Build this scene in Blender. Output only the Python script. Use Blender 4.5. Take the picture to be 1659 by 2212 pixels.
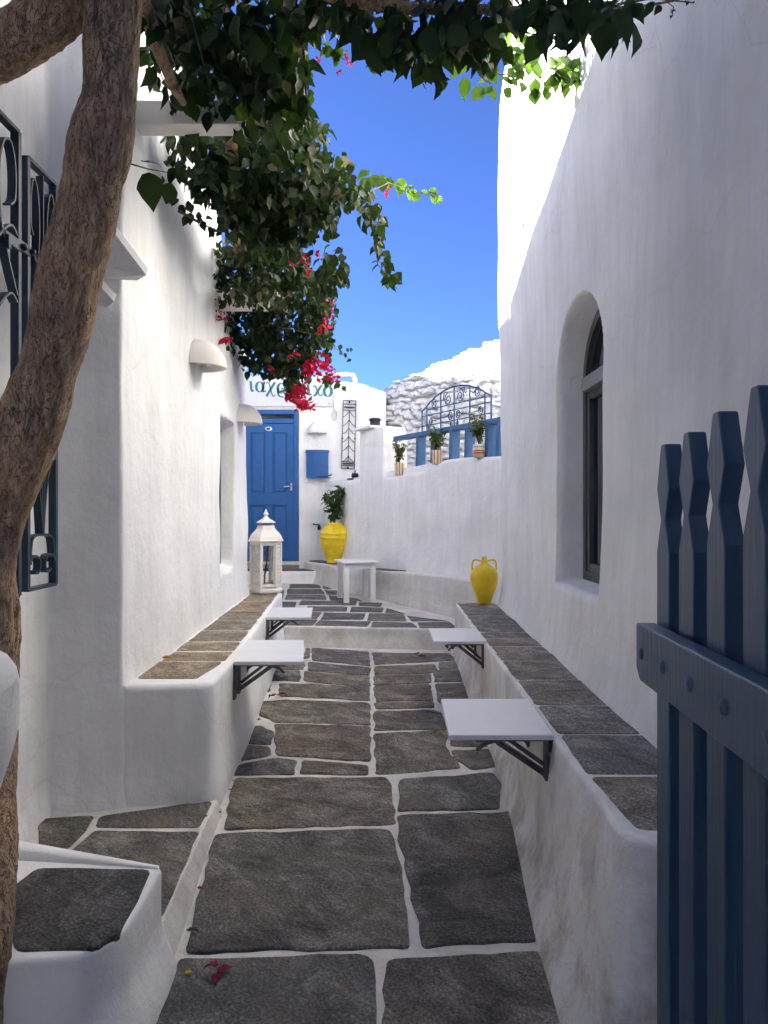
import bpy, bmesh, math, random
from mathutils import Vector, Matrix, noise
R = math.radians
random.seed(7)
for o in list(bpy.data.objects): bpy.data.objects.remove(o)
SC = bpy.context.scene
COL = SC.collection

# ------------------------------------------------------------------ camera, sky, sun, exposure
H = 1.55                                   # eye height over the foot of the lane
F = 1550.0                                 # focal length in survey pixels (picture 1659 x 2212)
cam = bpy.data.cameras.new('camera'); camo = bpy.data.objects.new('camera', cam); COL.objects.link(camo)
camo.location = (0, 0, H); camo.rotation_euler = (R(90), 0, 0)
cam.sensor_fit = 'VERTICAL'; cam.sensor_height = 36.0; cam.lens = 36.0 * F / 2212.0
cam.clip_start = 0.05; cam.clip_end = 1000
SC.camera = camo
SUN_EL, SUN_AZ = 24.0, 20.0                # azimuth: degrees from -X towards +Y
S = Vector((-math.cos(R(SUN_EL))*math.cos(R(SUN_AZ)), math.cos(R(SUN_EL))*math.sin(R(SUN_AZ)), math.sin(R(SUN_EL))))
W = bpy.data.worlds.new('World'); SC.world = W; W.use_nodes = True
nt = W.node_tree; nt.nodes.clear()
sky = nt.nodes.new('ShaderNodeTexSky'); sky.sky_type = 'NISHITA'; sky.sun_disc = False
sky.sun_elevation = R(SUN_EL); sky.sun_rotation = math.atan2(S.x, S.y)
sky.air_density = 0.42; sky.dust_density = 0.0; sky.ozone_density = 7.0; sky.altitude = 2000
bg = nt.nodes.new('ShaderNodeBackground'); bg.inputs['Strength'].default_value = 0.05
wo = nt.nodes.new('ShaderNodeOutputWorld')
tint = nt.nodes.new('ShaderNodeMix'); tint.data_type = 'RGBA'; tint.blend_type = 'MULTIPLY'; tint.inputs[0].default_value = 1.0
tint.inputs[7].default_value = (0.98, 0.88, 1.0, 1)
nt.links.new(sky.outputs[0], tint.inputs[6]); nt.links.new(tint.outputs[2], bg.inputs[0]); nt.links.new(bg.outputs[0], wo.inputs[0])
sl = bpy.data.lights.new('sun', 'SUN'); sl.energy = 5.0; sl.angle = R(0.55); sl.color = (1.0, 0.94, 0.85)
so = bpy.data.objects.new('sun', sl); COL.objects.link(so); so.location = (-10, 4, 12)
so.rotation_euler = S.to_track_quat('Z', 'Y').to_euler()
SC.view_settings.view_transform = 'Standard'; SC.view_settings.look = 'None'
SC.view_settings.exposure = 3.50; SC.view_settings.gamma = 1.0; SC.view_settings.use_curve_mapping = False
SC.cycles.max_bounces = 12; SC.cycles.diffuse_bounces = 8; SC.cycles.transparent_max_bounces = 8

# ------------------------------------------------------------------ survey helpers: a sight line met with a real plane
CX, CY = 829.5, 1106.0
def at(x, y, Y): return Vector(((x-CX)/F*Y, Y, H-(y-CY)/F*Y))
def onz(x, y, z):
    Y = (H-z)*F/(y-CY); return Vector(((x-CX)/F*Y, Y, z))
def zlow(Y): return 0.04*(max(Y, -4)-2.17)
def zup(Y): return 0.40+0.02*(Y-7.1)
def on_low(x, y):
    Y = (H+0.0868)/((y-CY)/F+0.04); return ((x-CX)/F*Y, Y)
def on_up(x, y):
    Y = (H-0.40+0.142)/((y-CY)/F+0.02); return ((x-CX)/F*Y, Y)
def lerp(a, b, t): return a+(b-a)*t
def sstep(a, b, t):
    t = min(1, max(0, (t-a)/(b-a))); return t*t*(3-2*t)

# ------------------------------------------------------------------ materials
def new_mat(name):
    m = bpy.data.materials.new(name); m.use_nodes = True
    n = m.node_tree.nodes; l = m.node_tree.links
    b = n['Principled BSDF']; return m, n, l, b
def N(n, t, **kw):
    x = n.new(t)
    for k, v in kw.items():
        if k.startswith('i_'):
            key = k[2:]; key = int(key) if key.isdigit() else key.replace('_', ' ')
            x.inputs[key].default_value = v
        else: setattr(x, k, v)
    return x
def ramp(n, stops):
    r = n.new('ShaderNodeValToRGB'); e = r.color_ramp.elements
    while len(e) < len(stops): e.new(0.5)
    for i, (p, c) in enumerate(stops):
        e[i].position = p; e[i].color = (*c, 1) if len(c) == 3 else c
    return r
def coords(n, l, scale=(1, 1, 1)):
    t = n.new('ShaderNodeTexCoord'); mp = n.new('ShaderNodeMapping'); mp.inputs['Scale'].default_value = scale
    l.new(t.outputs['Object'], mp.inputs['Vector']); return mp.outputs[0]

def plaster(name, base, stain=0.0, stain_col=(0.30, 0.25, 0.19), bump=0.35, rough=0.92, foot=None):
    m, n, l, b = new_mat(name)
    c = coords(n, l)
    n1 = N(n, 'ShaderNodeTexNoise', i_Scale=1.7, i_Detail=6.0, i_Roughness=0.6); l.new(c, n1.inputs['Vector'])
    dark = tuple(x*0.88 for x in base)
    r1 = ramp(n, [(0.35, dark), (0.62, base)]); l.new(n1.outputs['Fac'], r1.inputs[0])
    # vertical limewash streaks
    c2 = coords(n, l, (7, 7, 0.7))
    n2 = N(n, 'ShaderNodeTexNoise', i_Scale=1.6, i_Detail=5.0, i_Roughness=0.65); l.new(c2, n2.inputs['Vector'])
    r2 = ramp(n, [(0.3, (0.9, 0.885, 0.86)), (0.6, (1, 1, 1))]); l.new(n2.outputs['Fac'], r2.inputs[0])
    mx = N(n, 'ShaderNodeMix', data_type='RGBA', blend_type='MULTIPLY'); mx.inputs[0].default_value = 0.75
    l.new(r1.outputs[0], mx.inputs[6]); l.new(r2.outputs[0], mx.inputs[7])
    out = mx.outputs[2]
    # small dark specks and scuffs
    n5 = N(n, 'ShaderNodeTexNoise', i_Scale=9.0, i_Detail=8.0, i_Roughness=0.75); l.new(c, n5.inputs['Vector'])
    r5 = ramp(n, [(0.67, (1, 1, 1)), (0.80, (0.72, 0.70, 0.67))]); l.new(n5.outputs['Fac'], r5.inputs[0])
    mx5 = N(n, 'ShaderNodeMix', data_type='RGBA', blend_type='MULTIPLY'); mx5.inputs[0].default_value = 0.8
    l.new(out, mx5.inputs[6]); l.new(r5.outputs[0], mx5.inputs[7]); out = mx5.outputs[2]
    if stain > 0:
        c3 = coords(n, l, (2.2, 2.2, 0.9))
        n3 = N(n, 'ShaderNodeTexNoise', i_Scale=1.9, i_Detail=8.0, i_Roughness=0.7); l.new(c3, n3.inputs['Vector'])
        r3 = ramp(n, [(0.47, (0, 0, 0)), (0.72, (1, 1, 1))]); l.new(n3.outputs['Fac'], r3.inputs[0])
        mu = N(n, 'ShaderNodeMath', operation='MULTIPLY'); mu.inputs[1].default_value = stain
        l.new(r3.outputs[0], mu.inputs[0])
        m3 = N(n, 'ShaderNodeMix', data_type='RGBA'); l.new(mu.outputs[0], m3.inputs[0])
        l.new(out, m3.inputs[6]); m3.inputs[7].default_value = (*stain_col, 1); out = m3.outputs[2]
    # hairline cracks, here and there
    nw = N(n, 'ShaderNodeTexNoise', i_Scale=3.0, i_Detail=6.0); l.new(c, nw.inputs['Vector'])
    wm = N(n, 'ShaderNodeMix', data_type='RGBA', blend_type='LINEAR_LIGHT'); wm.inputs[0].default_value = 0.16
    l.new(c, wm.inputs[6]); l.new(nw.outputs['Color'], wm.inputs[7])
    vo = N(n, 'ShaderNodeTexVoronoi', feature='DISTANCE_TO_EDGE', i_Scale=1.5); l.new(wm.outputs[2], vo.inputs['Vector'])
    rc = ramp(n, [(0.0, (1, 1, 1)), (0.009, (0, 0, 0))]); l.new(vo.outputs['Distance'], rc.inputs[0])
    nm = N(n, 'ShaderNodeTexNoise', i_Scale=0.9, i_Detail=3.0); l.new(c, nm.inputs['Vector'])
    rm = ramp(n, [(0.50, (0, 0, 0)), (0.62, (0.26, 0.26, 0.26))]); l.new(nm.outputs['Fac'], rm.inputs[0])
    cm = N(n, 'ShaderNodeMath', operation='MULTIPLY'); l.new(rc.outputs[0], cm.inputs[0]); l.new(rm.outputs[0], cm.inputs[1])
    m8 = N(n, 'ShaderNodeMix', data_type='RGBA'); l.new(cm.outputs[0], m8.inputs[0]); l.new(out, m8.inputs[6]); m8.inputs[7].default_value = (0.40, 0.38, 0.35, 1); out = m8.outputs[2]
    if foot:
        sz = n.new('ShaderNodeSeparateXYZ'); l.new(c, sz.inputs[0])
        mr = N(n, 'ShaderNodeMapRange'); mr.inputs['From Min'].default_value = foot[1]; mr.inputs['From Max'].default_value = foot[0]; l.new(sz.outputs[2], mr.inputs['Value'])
        nf = N(n, 'ShaderNodeTexNoise', i_Scale=2.4, i_Detail=9.0, i_Roughness=0.72); cf = coords(n, l, (1.5, 1.5, 1.3)); l.new(cf, nf.inputs['Vector'])
        rf = ramp(n, [(0.44, (0, 0, 0)), (0.58, (1, 1, 1))]); l.new(nf.outputs['Fac'], rf.inputs[0])
        mf = N(n, 'ShaderNodeMath', operation='MULTIPLY'); l.new(mr.outputs[0], mf.inputs[0]); l.new(rf.outputs[0], mf.inputs[1])
        mg = N(n, 'ShaderNodeMath', operation='MULTIPLY'); l.new(mf.outputs[0], mg.inputs[0]); mg.inputs[1].default_value = foot[2]
        m9 = N(n, 'ShaderNodeMix', data_type='RGBA'); l.new(mg.outputs[0], m9.inputs[0]); l.new(out, m9.inputs[6]); m9.inputs[7].default_value = (0.33, 0.275, 0.21, 1); out = m9.outputs[2]
    l.new(out, b.inputs['Base Color']); b.inputs['Roughness'].default_value = rough
    b.inputs['Specular IOR Level'].default_value = 0.25
    n4 = N(n, 'ShaderNodeTexNoise', i_Scale=13.0, i_Detail=9.0, i_Roughness=0.62); l.new(c, n4.inputs['Vector'])
    bp = N(n, 'ShaderNodeBump', i_Strength=bump, i_Distance=0.03); l.new(n4.outputs['Fac'], bp.inputs['Height'])
    n6 = N(n, 'ShaderNodeTexNoise', i_Scale=120.0, i_Detail=3.0); l.new(c, n6.inputs['Vector'])
    bp2 = N(n, 'ShaderNodeBump', i_Strength=bump*0.5, i_Distance=0.004); l.new(n6.outputs['Fac'], bp2.inputs['Height'])
    l.new(bp.outputs[0], bp2.inputs['Normal']); l.new(bp2.outputs[0], b.inputs['Normal'])
    return m

def slate(name, lo, hi, warm=0.35):
    m, n, l, b = new_mat(name)
    oi = n.new('ShaderNodeObjectInfo')
    t = n.new('ShaderNodeTexCoord')
    vr = N(n, 'ShaderNodeVectorRotate', rotation_type='Z_AXIS'); l.new(t.outputs['Object'], vr.inputs['Vector'])
    an = N(n, 'ShaderNodeMath', operation='MULTIPLY'); an.inputs[1].default_value = 1.2; l.new(oi.outputs['Random'], an.inputs[0]); l.new(an.outputs[0], vr.inputs['Angle'])
    ad = N(n, 'ShaderNodeVectorMath', operation='ADD'); l.new(vr.outputs[0], ad.inputs[0])
    cb = n.new('ShaderNodeCombineXYZ'); mu = N(n, 'ShaderNodeMath', operation='MULTIPLY'); mu.inputs[1].default_value = 37.0
    l.new(oi.outputs['Random'], mu.inputs[0]); l.new(mu.outputs[0], cb.inputs[2]); l.new(cb.outputs[0], ad.inputs[1])
    mp = n.new('ShaderNodeMapping'); mp.inputs['Scale'].default_value = (4.2, 6.2, 4); l.new(ad.outputs[0], mp.inputs['Vector'])
    n1 = N(n, 'ShaderNodeTexNoise', i_Scale=1.0, i_Detail=12.0, i_Roughness=0.72, i_Distortion=0.7); l.new(mp.outputs[0], n1.inputs['Vector'])
    r1 = ramp(n, [(0.36, lo), (0.52, tuple(lerp(a, c, .5) for a, c in zip(lo, hi))), (0.66, hi)]); l.new(n1.outputs['Fac'], r1.inputs[0])
    n2 = N(n, 'ShaderNodeTexNoise', i_Scale=95.0, i_Detail=5.0, i_Roughness=0.75); l.new(ad.outputs[0], n2.inputs['Vector'])
    r2 = ramp(n, [(0.36, (0.42, 0.42, 0.42)), (0.52, (1, 1, 1)), (0.64, (1.9, 1.88, 1.82))]); l.new(n2.outputs['Fac'], r2.inputs[0])
    mx = N(n, 'ShaderNodeMix', data_type='RGBA', blend_type='MULTIPLY'); mx.inputs[0].default_value = 0.95
    l.new(r1.outputs[0], mx.inputs[6]); l.new(r2.outputs[0], mx.inputs[7])
    n7 = N(n, 'ShaderNodeTexNoise', i_Scale=2.4, i_Detail=11.0, i_Roughness=0.66, i_Distortion=1.2); l.new(mp.outputs[0], n7.inputs['Vector'])
    # tint of its own for each slab: rusty to blue grey
    r3 = ramp(n, [(0.0, (1.20, 1.00, 0.84)), (0.25, (0.86, 0.85, 0.85)), (0.5, (1.22, 1.09, 0.96)), (0.75, (0.74, 0.80, 0.90)), (1.0, (1.12, 1.02, 0.90))]); l.new(oi.outputs['Random'], r3.inputs[0])
    mx2 = N(n, 'ShaderNodeMix', data_type='RGBA', blend_type='MULTIPLY'); mx2.inputs[0].default_value = 0.75
    l.new(mx.outputs[2], mx2.inputs[6]); l.new(r3.outputs[0], mx2.inputs[7])
    # rusty patches
    n4 = N(n, 'ShaderNodeTexNoise', i_Scale=2.6, i_Detail=5.0, i_Roughness=0.6); l.new(ad.outputs[0], n4.inputs['Vector'])
    r4 = ramp(n, [(0.50, (0, 0, 0)), (0.68, (warm, warm, warm))]); l.new(n4.outputs['Fac'], r4.inputs[0])
    mx3 = N(n, 'ShaderNodeMix', data_type='RGBA'); l.new(r4.outputs[0], mx3.inputs[0]); l.new(mx2.outputs[2], mx3.inputs[6])
    mx3.inputs[7].default_value = (hi[0]*1.0, hi[1]*0.82, hi[2]*0.66, 1)
    sb = N(n, 'ShaderNodeMath', operation='SUBTRACT'); sb.inputs[1].default_value = 0.5; l.new(n1.outputs['Fac'], sb.inputs[0])
    ab = N(n, 'ShaderNodeMath', operation='ABSOLUTE'); l.new(sb.outputs[0], ab.inputs[0])
    rk = ramp(n, [(0.0, (0.30, 0.30, 0.30)), (0.011, (1, 1, 1))]); l.new(ab.outputs[0], rk.inputs[0])
    mk = N(n, 'ShaderNodeMix', data_type='RGBA', blend_type='MULTIPLY'); mk.inputs[0].default_value = 0.5
    l.new(mx3.outputs[2], mk.inputs[6]); l.new(rk.outputs[0], mk.inputs[7])
    # scuffs of limewash and lichen
    n9 = N(n, 'ShaderNodeTexNoise', i_Scale=16.0, i_Detail=6.0, i_Roughness=0.7); l.new(ad.outputs[0], n9.inputs['Vector'])
    r9 = ramp(n, [(0.70, (0, 0, 0)), (0.78, (0.5, 0.5, 0.5))]); l.new(n9.outputs['Fac'], r9.inputs[0])
    m9 = N(n, 'ShaderNodeMix', data_type='RGBA'); l.new(r9.outputs[0], m9.inputs[0]); l.new(mk.outputs[2], m9.inputs[6]); m9.inputs[7].default_value = (0.50, 0.47, 0.43, 1)
    l.new(m9.outputs[2], b.inputs['Base Color'])
    b.inputs['Roughness'].default_value = 0.72; b.inputs['Specular IOR Level'].default_value = 0.35
    bp0 = N(n, 'ShaderNodeBump', i_Strength=1.0, i_Distance=0.05); l.new(n1.outputs['Fac'], bp0.inputs['Height'])
    bp = N(n, 'ShaderNodeBump', i_Strength=1.0, i_Distance=0.055); l.new(n7.outputs['Fac'], bp.inputs['Height']); l.new(bp0.outputs[0], bp.inputs['Normal'])
    bp2 = N(n, 'ShaderNodeBump', i_Strength=0.7, i_Distance=0.006); l.new(n2.outputs['Fac'], bp2.inputs['Height'])
    l.new(bp.outputs[0], bp2.inputs['Normal']); l.new(bp2.outputs[0], b.inputs['Normal'])
    return m

def paint(name, col, rough=0.5, var=0.12, bump=0.15, scale=(1, 1, 1), spec=0.4, metallic=0.0):
    m, n, l, b = new_mat(name)
    c = coords(n, l, scale)
    n1 = N(n, 'ShaderNodeTexNoise', i_Scale=9.0, i_Detail=8.0, i_Roughness=0.65); l.new(c, n1.inputs['Vector'])
    r1 = ramp(n, [(0.3, tuple(x*(1-var) for x in col)), (0.7, tuple(min(1, x*(1+var)) for x in col))]); l.new(n1.outputs['Fac'], r1.inputs[0])
    l.new(r1.outputs[0], b.inputs['Base Color']); b.inputs['Roughness'].default_value = rough
    b.inputs['Specular IOR Level'].default_value = spec; b.inputs['Metallic'].default_value = metallic
    n2 = N(n, 'ShaderNodeTexNoise', i_Scale=40.0, i_Detail=6.0); l.new(c, n2.inputs['Vector'])
    bp = N(n, 'ShaderNodeBump', i_Strength=bump, i_Distance=0.006); l.new(n2.outputs['Fac'], bp.inputs['Height']); l.new(bp.outputs[0], b.inputs['Normal'])
    return m

def leafmat(name, c1, c2, trans, tw=0.45):
    m, n, l, b = new_mat(name)
    ge = n.new('ShaderNodeNewGeometry')
    r1 = ramp(n, [(0.0, c1), (1.0, c2)]); l.new(ge.outputs['Random Per Island'], r1.inputs[0])
    l.new(r1.outputs[0], b.inputs['Base Color']); b.inputs['Roughness'].default_value = 0.55; b.inputs['Specular IOR Level'].default_value = 0.22
    tr = n.new('ShaderNodeBsdfTranslucent'); tr.inputs['Color'].default_value = (*trans, 1)
    mx = n.new('ShaderNodeMixShader'); mx.inputs[0].default_value = tw
    l.new(b.outputs[0], mx.inputs[1]); l.new(tr.outputs[0], mx.inputs[2]); l.new(mx.outputs[0], n['Material Output'].inputs[0])
    return m

def barkmat():
    m, n, l, b = new_mat('bark')
    c = coords(n, l, (1, 1, 0.28))
    v = N(n, 'ShaderNodeTexVoronoi', feature='DISTANCE_TO_EDGE', i_Scale=62.0)
    nd = N(n, 'ShaderNodeTexNoise', i_Scale=14.0, i_Detail=4.0); l.new(c, nd.inputs['Vector'])
    vm = N(n, 'ShaderNodeMix', data_type='RGBA', blend_type='LINEAR_LIGHT'); vm.inputs[0].default_value = 0.10
    l.new(c, vm.inputs[6]); l.new(nd.outputs['Color'], vm.inputs[7]); l.new(vm.outputs[2], v.inputs['Vector'])
    n1 = N(n, 'ShaderNodeTexNoise', i_Scale=55.0, i_Detail=8.0, i_Roughness=0.7); l.new(c, n1.inputs['Vector'])
    r1 = ramp(n, [(0.30, (0.28, 0.185, 0.118)), (0.52, (0.53, 0.37, 0.245)), (0.75, (0.78, 0.60, 0.42))]); l.new(n1.outputs['Fac'], r1.inputs[0])
    rv = ramp(n, [(0.0, (0.35, 0.30, 0.27)), (0.07, (1, 1, 1))]); l.new(v.outputs['Distance'], rv.inputs[0])
    mx = N(n, 'ShaderNodeMix', data_type='RGBA', blend_type='MULTIPLY'); mx.inputs[0].default_value = 0.7
    l.new(r1.outputs[0], mx.inputs[6]); l.new(rv.outputs[0], mx.inputs[7])
    cf = coords(n, l, (1, 1, 0.16)); nf = N(n, 'ShaderNodeTexNoise', i_Scale=42.0, i_Detail=7.0, i_Roughness=0.6, i_Distortion=0.6); l.new(cf, nf.inputs['Vector'])
    rf = ramp(n, [(0.34, (0.20, 0.17, 0.15)), (0.45, (1, 1, 1))]); l.new(nf.outputs['Fac'], rf.inputs[0])
    mf = N(n, 'ShaderNodeMix', data_type='RGBA', blend_type='MULTIPLY'); mf.inputs[0].default_value = 0.42; l.new(mx.outputs[2], mf.inputs[6]); l.new(rf.outputs[0], mf.inputs[7])
    ng = N(n, 'ShaderNodeTexNoise', i_Scale=3.5, i_Detail=4.0); l.new(coords(n, l), ng.inputs['Vector'])
    rg = ramp(n, [(0.38, (0.72, 0.74, 0.78)), (0.62, (1.12, 1.06, 1.0))]); l.new(ng.outputs['Fac'], rg.inputs[0])
    mg = N(n, 'ShaderNodeMix', data_type='RGBA', blend_type='MULTIPLY'); mg.inputs[0].default_value = 1.0; l.new(mf.outputs[2], mg.inputs[6]); l.new(rg.outputs[0], mg.inputs[7])
    l.new(mg.outputs[2], b.inputs['Base Color'])
    b.inputs['Roughness'].default_value = 0.9; b.inputs['Specular IOR Level'].default_value = 0.15
    bp = N(n, 'ShaderNodeBump', i_Strength=0.9, i_Distance=0.02); l.new(rv.outputs[0], bp.inputs['Height'])
    bp2 = N(n, 'ShaderNodeBump', i_Strength=0.8, i_Distance=0.01); l.new(n1.outputs['Fac'], bp2.inputs['Height']); l.new(bp.outputs[0], bp2.inputs['Normal'])
    bp3 = N(n, 'ShaderNodeBump', i_Strength=0.6, i_Distance=0.012); l.new(rf.outputs[0], bp3.inputs['Height']); l.new(bp2.outputs[0], bp3.inputs['Normal'])
    l.new(bp3.outputs[0], b.inputs['Normal'])
    return m

def glassmat(name, col, rough=0.06):
    m, n, l, b = new_mat(name)
    b.inputs['Base Color'].default_value = (*col, 1); b.inputs['Roughness'].default_value = rough
    b.inputs['Specular IOR Level'].default_value = 0.6
    return m

M = {}
M['lime'] = plaster('limewash', (0.88, 0.878, 0.872))
M['lime_dirty'] = plaster('limewash_scuffed', (0.86, 0.85, 0.84), stain=0.35, stain_col=(0.42, 0.37, 0.30), bump=0.5, foot=(-.25, .80, 1.0))
M['lime_worn'] = plaster('limewash_worn', (0.74, 0.72, 0.69), stain=0.3, stain_col=(0.42, 0.39, 0.35), bump=0.5, foot=(.1, .85, .45))
M['mortar'] = plaster('painted_joints', (0.76, 0.73, 0.69), stain=0.55, stain_col=(0.36, 0.32, 0.27), bump=0.6)
M['lime_stone'] = plaster('limewashed_rubble', (0.86, 0.858, 0.85), stain=0.0, bump=0.9)
M['rubble_bed'] = plaster('rubble_bed', (0.66, 0.65, 0.63), stain=0.35, bump=0.9)
M['slab'] = slate('slate_path', (0.115, 0.108, 0.097), (0.43, 0.402, 0.358))
M['slab_far'] = slate('slate_terrace', (0.115, 0.112, 0.112), (0.27, 0.263, 0.254), warm=0.15)
M['slab_block'] = slate('slate_block', (0.075, 0.073, 0.067), (0.27, 0.252, 0.226), warm=0.2)
M['slab_bench'] = slate('slate_bench', (0.20, 0.187, 0.165), (0.60, 0.56, 0.49), warm=0.3)
M['slab_warm'] = slate('slate_warm', (0.20, 0.172, 0.132), (0.62, 0.54, 0.42), warm=0.35)
M['blue'] = paint('blue_paint', (0.020, 0.110, 0.320), 0.45)
M['blue_wood'] = paint('blue_wood_paint', (0.040, 0.125, 0.270), 0.5, 0.18)
M['gate'] = paint('gate_paint', (0.037, 0.077, 0.142), 0.40, 0.14, 0.30, (2.0, 2.0, 0.12))
M['iron'] = paint('dark_blue_iron', (0.022, 0.040, 0.065), 0.42, 0.2, 0.3)
M['iron_blue'] = paint('blue_iron', (0.028, 0.085, 0.180), 0.45)
M['black_iron'] = paint('black_iron', (0.022, 0.022, 0.026), 0.5)
M['rust'] = paint('worn_brown_steel', (0.12, 0.100, 0.085), 0.55, 0.45, 0.4)
M['white_board'] = paint('white_board', (0.78, 0.785, 0.80), 0.35, 0.03, 0.05)
M['white_wood'] = paint('white_wood', (0.78, 0.775, 0.77), 0.45, 0.05)
M['sign_board'] = paint('sign_board', (0.66, 0.67, 0.70), 0.4, 0.03, 0.05)
M['cream'] = paint('cream_paint', (0.76, 0.72, 0.66), 0.55, 0.06)
M['lampshade'] = paint('plaster_lamp', (0.80, 0.77, 0.72), 0.75, 0.05)
M['yellow'] = paint('yellow_glaze', (0.84, 0.60, 0.022), 0.45, 0.16, 0.3)
M['teal'] = paint('teal_paint', (0.030, 0.19, 0.21), 0.5)
M['greenframe'] = paint('green_frame', (0.03, 0.11, 0.11), 0.5)
M['greyframe'] = paint('grey_frame', (0.20, 0.205, 0.21), 0.5)
M['darkframe'] = paint('dark_grey_frame', (0.075, 0.078, 0.086), 0.5)
M['steel'] = paint('satin_steel', (0.55, 0.55, 0.55), 0.3, 0.05, 0.05, metallic=0.9)
M['pane'] = glassmat('dark_pane', (0.02, 0.024, 0.03))
M['bark'] = barkmat()
M['twig'] = paint('twig', (0.10, 0.07, 0.045), 0.9)
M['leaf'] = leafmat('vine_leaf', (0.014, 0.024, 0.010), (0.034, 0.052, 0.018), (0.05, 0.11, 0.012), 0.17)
M['leaf_lit'] = leafmat('sunlit_leaf', (0.020, 0.050, 0.009), (0.040, 0.080, 0.014), (0.085, 0.165, 0.016), 0.50)  # brighter copy of the vine leaf, sunlight put into its colour
M['leaf_dry'] = leafmat('dry_leaf', (0.09, 0.085, 0.05), (0.14, 0.12, 0.08), (0.25, 0.22, 0.10), 0.3)
M['leaf_pot'] = leafmat('pot_leaf', (0.025, 0.060, 0.016), (0.060, 0.110, 0.030), (0.15, 0.30, 0.04), 0.25)
M['leaf_olive'] = leafmat('olive_leaf', (0.07, 0.10, 0.030), (0.14, 0.17, 0.055), (0.22, 0.28, 0.06), 0.25)
M['bract'] = leafmat('pink_bract', (0.50, 0.012, 0.050), (0.66, 0.025, 0.085), (0.6, 0.03, 0.08), 0.3)
M['petal_dark'] = leafmat('fallen_bract', (0.20, 0.012, 0.040), (0.26, 0.02, 0.05), (0.3, 0.02, 0.06), 0.2)
M['leaf_yellow'] = leafmat('fallen_leaf', (0.50, 0.27, 0.03), (0.55, 0.32, 0.05), (0.5, 0.3, 0.04), 0.2)
M['leaf_brown'] = leafmat('brown_leaf', (0.20, 0.08, 0.03), (0.30, 0.14, 0.05), (0.3, 0.12, 0.04), 0.2)
M['litter'] = leafmat('dark_litter', (0.045, 0.018, 0.015), (0.06, 0.03, 0.02), (0.06, 0.02, 0.02), 0.1)
M['soil'] = paint('soil', (0.05, 0.035, 0.025), 0.95)
M['pebble'] = paint('pebble', (0.36, 0.26, 0.19), 0.8, 0.3)
M['ground'] = paint('dry_earth', (0.22, 0.19, 0.15), 0.95)
M['cable'] = paint('white_cable', (0.62, 0.62, 0.62), 0.6)
def stripes(name, stops, scale, axis):
    m, n, l, b = new_mat(name)
    c = n.new('ShaderNodeTexCoord'); sp = n.new('ShaderNodeSeparateXYZ'); l.new(c.outputs['Object'], sp.inputs[0])
    if axis == 'ang':
        a = N(n, 'ShaderNodeMath', operation='ARCTAN2'); l.new(sp.outputs[1], a.inputs[0]); l.new(sp.outputs[0], a.inputs[1]); src = a.outputs[0]
    else: src = sp.outputs[2]
    mu = N(n, 'ShaderNodeMath', operation='MULTIPLY'); mu.inputs[1].default_value = scale; l.new(src, mu.inputs[0])
    fr = N(n, 'ShaderNodeMath', operation='FRACT'); l.new(mu.outputs[0], fr.inputs[0])
    r = ramp(n, stops); r.color_ramp.interpolation = 'CONSTANT'; l.new(fr.outputs[0], r.inputs[0])
    l.new(r.outputs[0], b.inputs['Base Color']); b.inputs['Roughness'].default_value = 0.6
    return m
M['stripe_v'] = stripes('upright_stripes', [(0, (0.62, 0.60, 0.52)), (0.2, (0.72, 0.32, 0.10)), (0.4, (0.60, 0.30, 0.22)), (0.55, (0.05, 0.05, 0.05)), (0.7, (0.66, 0.55, 0.20)), (0.85, (0.68, 0.66, 0.6))], 1.6, 'ang')
M['stripe_h'] = stripes('ring_stripes', [(0, (0.55, 0.56, 0.40)), (0.16, (0.72, 0.40, 0.18)), (0.28, (0.62, 0.08, 0.05)), (0.40, (0.68, 0.42, 0.3)), (0.48, (0.06, 0.06, 0.06)), (0.54, (0.68, 0.62, 0.40)), (0.78, (0.06, 0.06, 0.06)), (0.82, (0.60, 0.58, 0.55))], 1/0.145, 'z')

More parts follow.
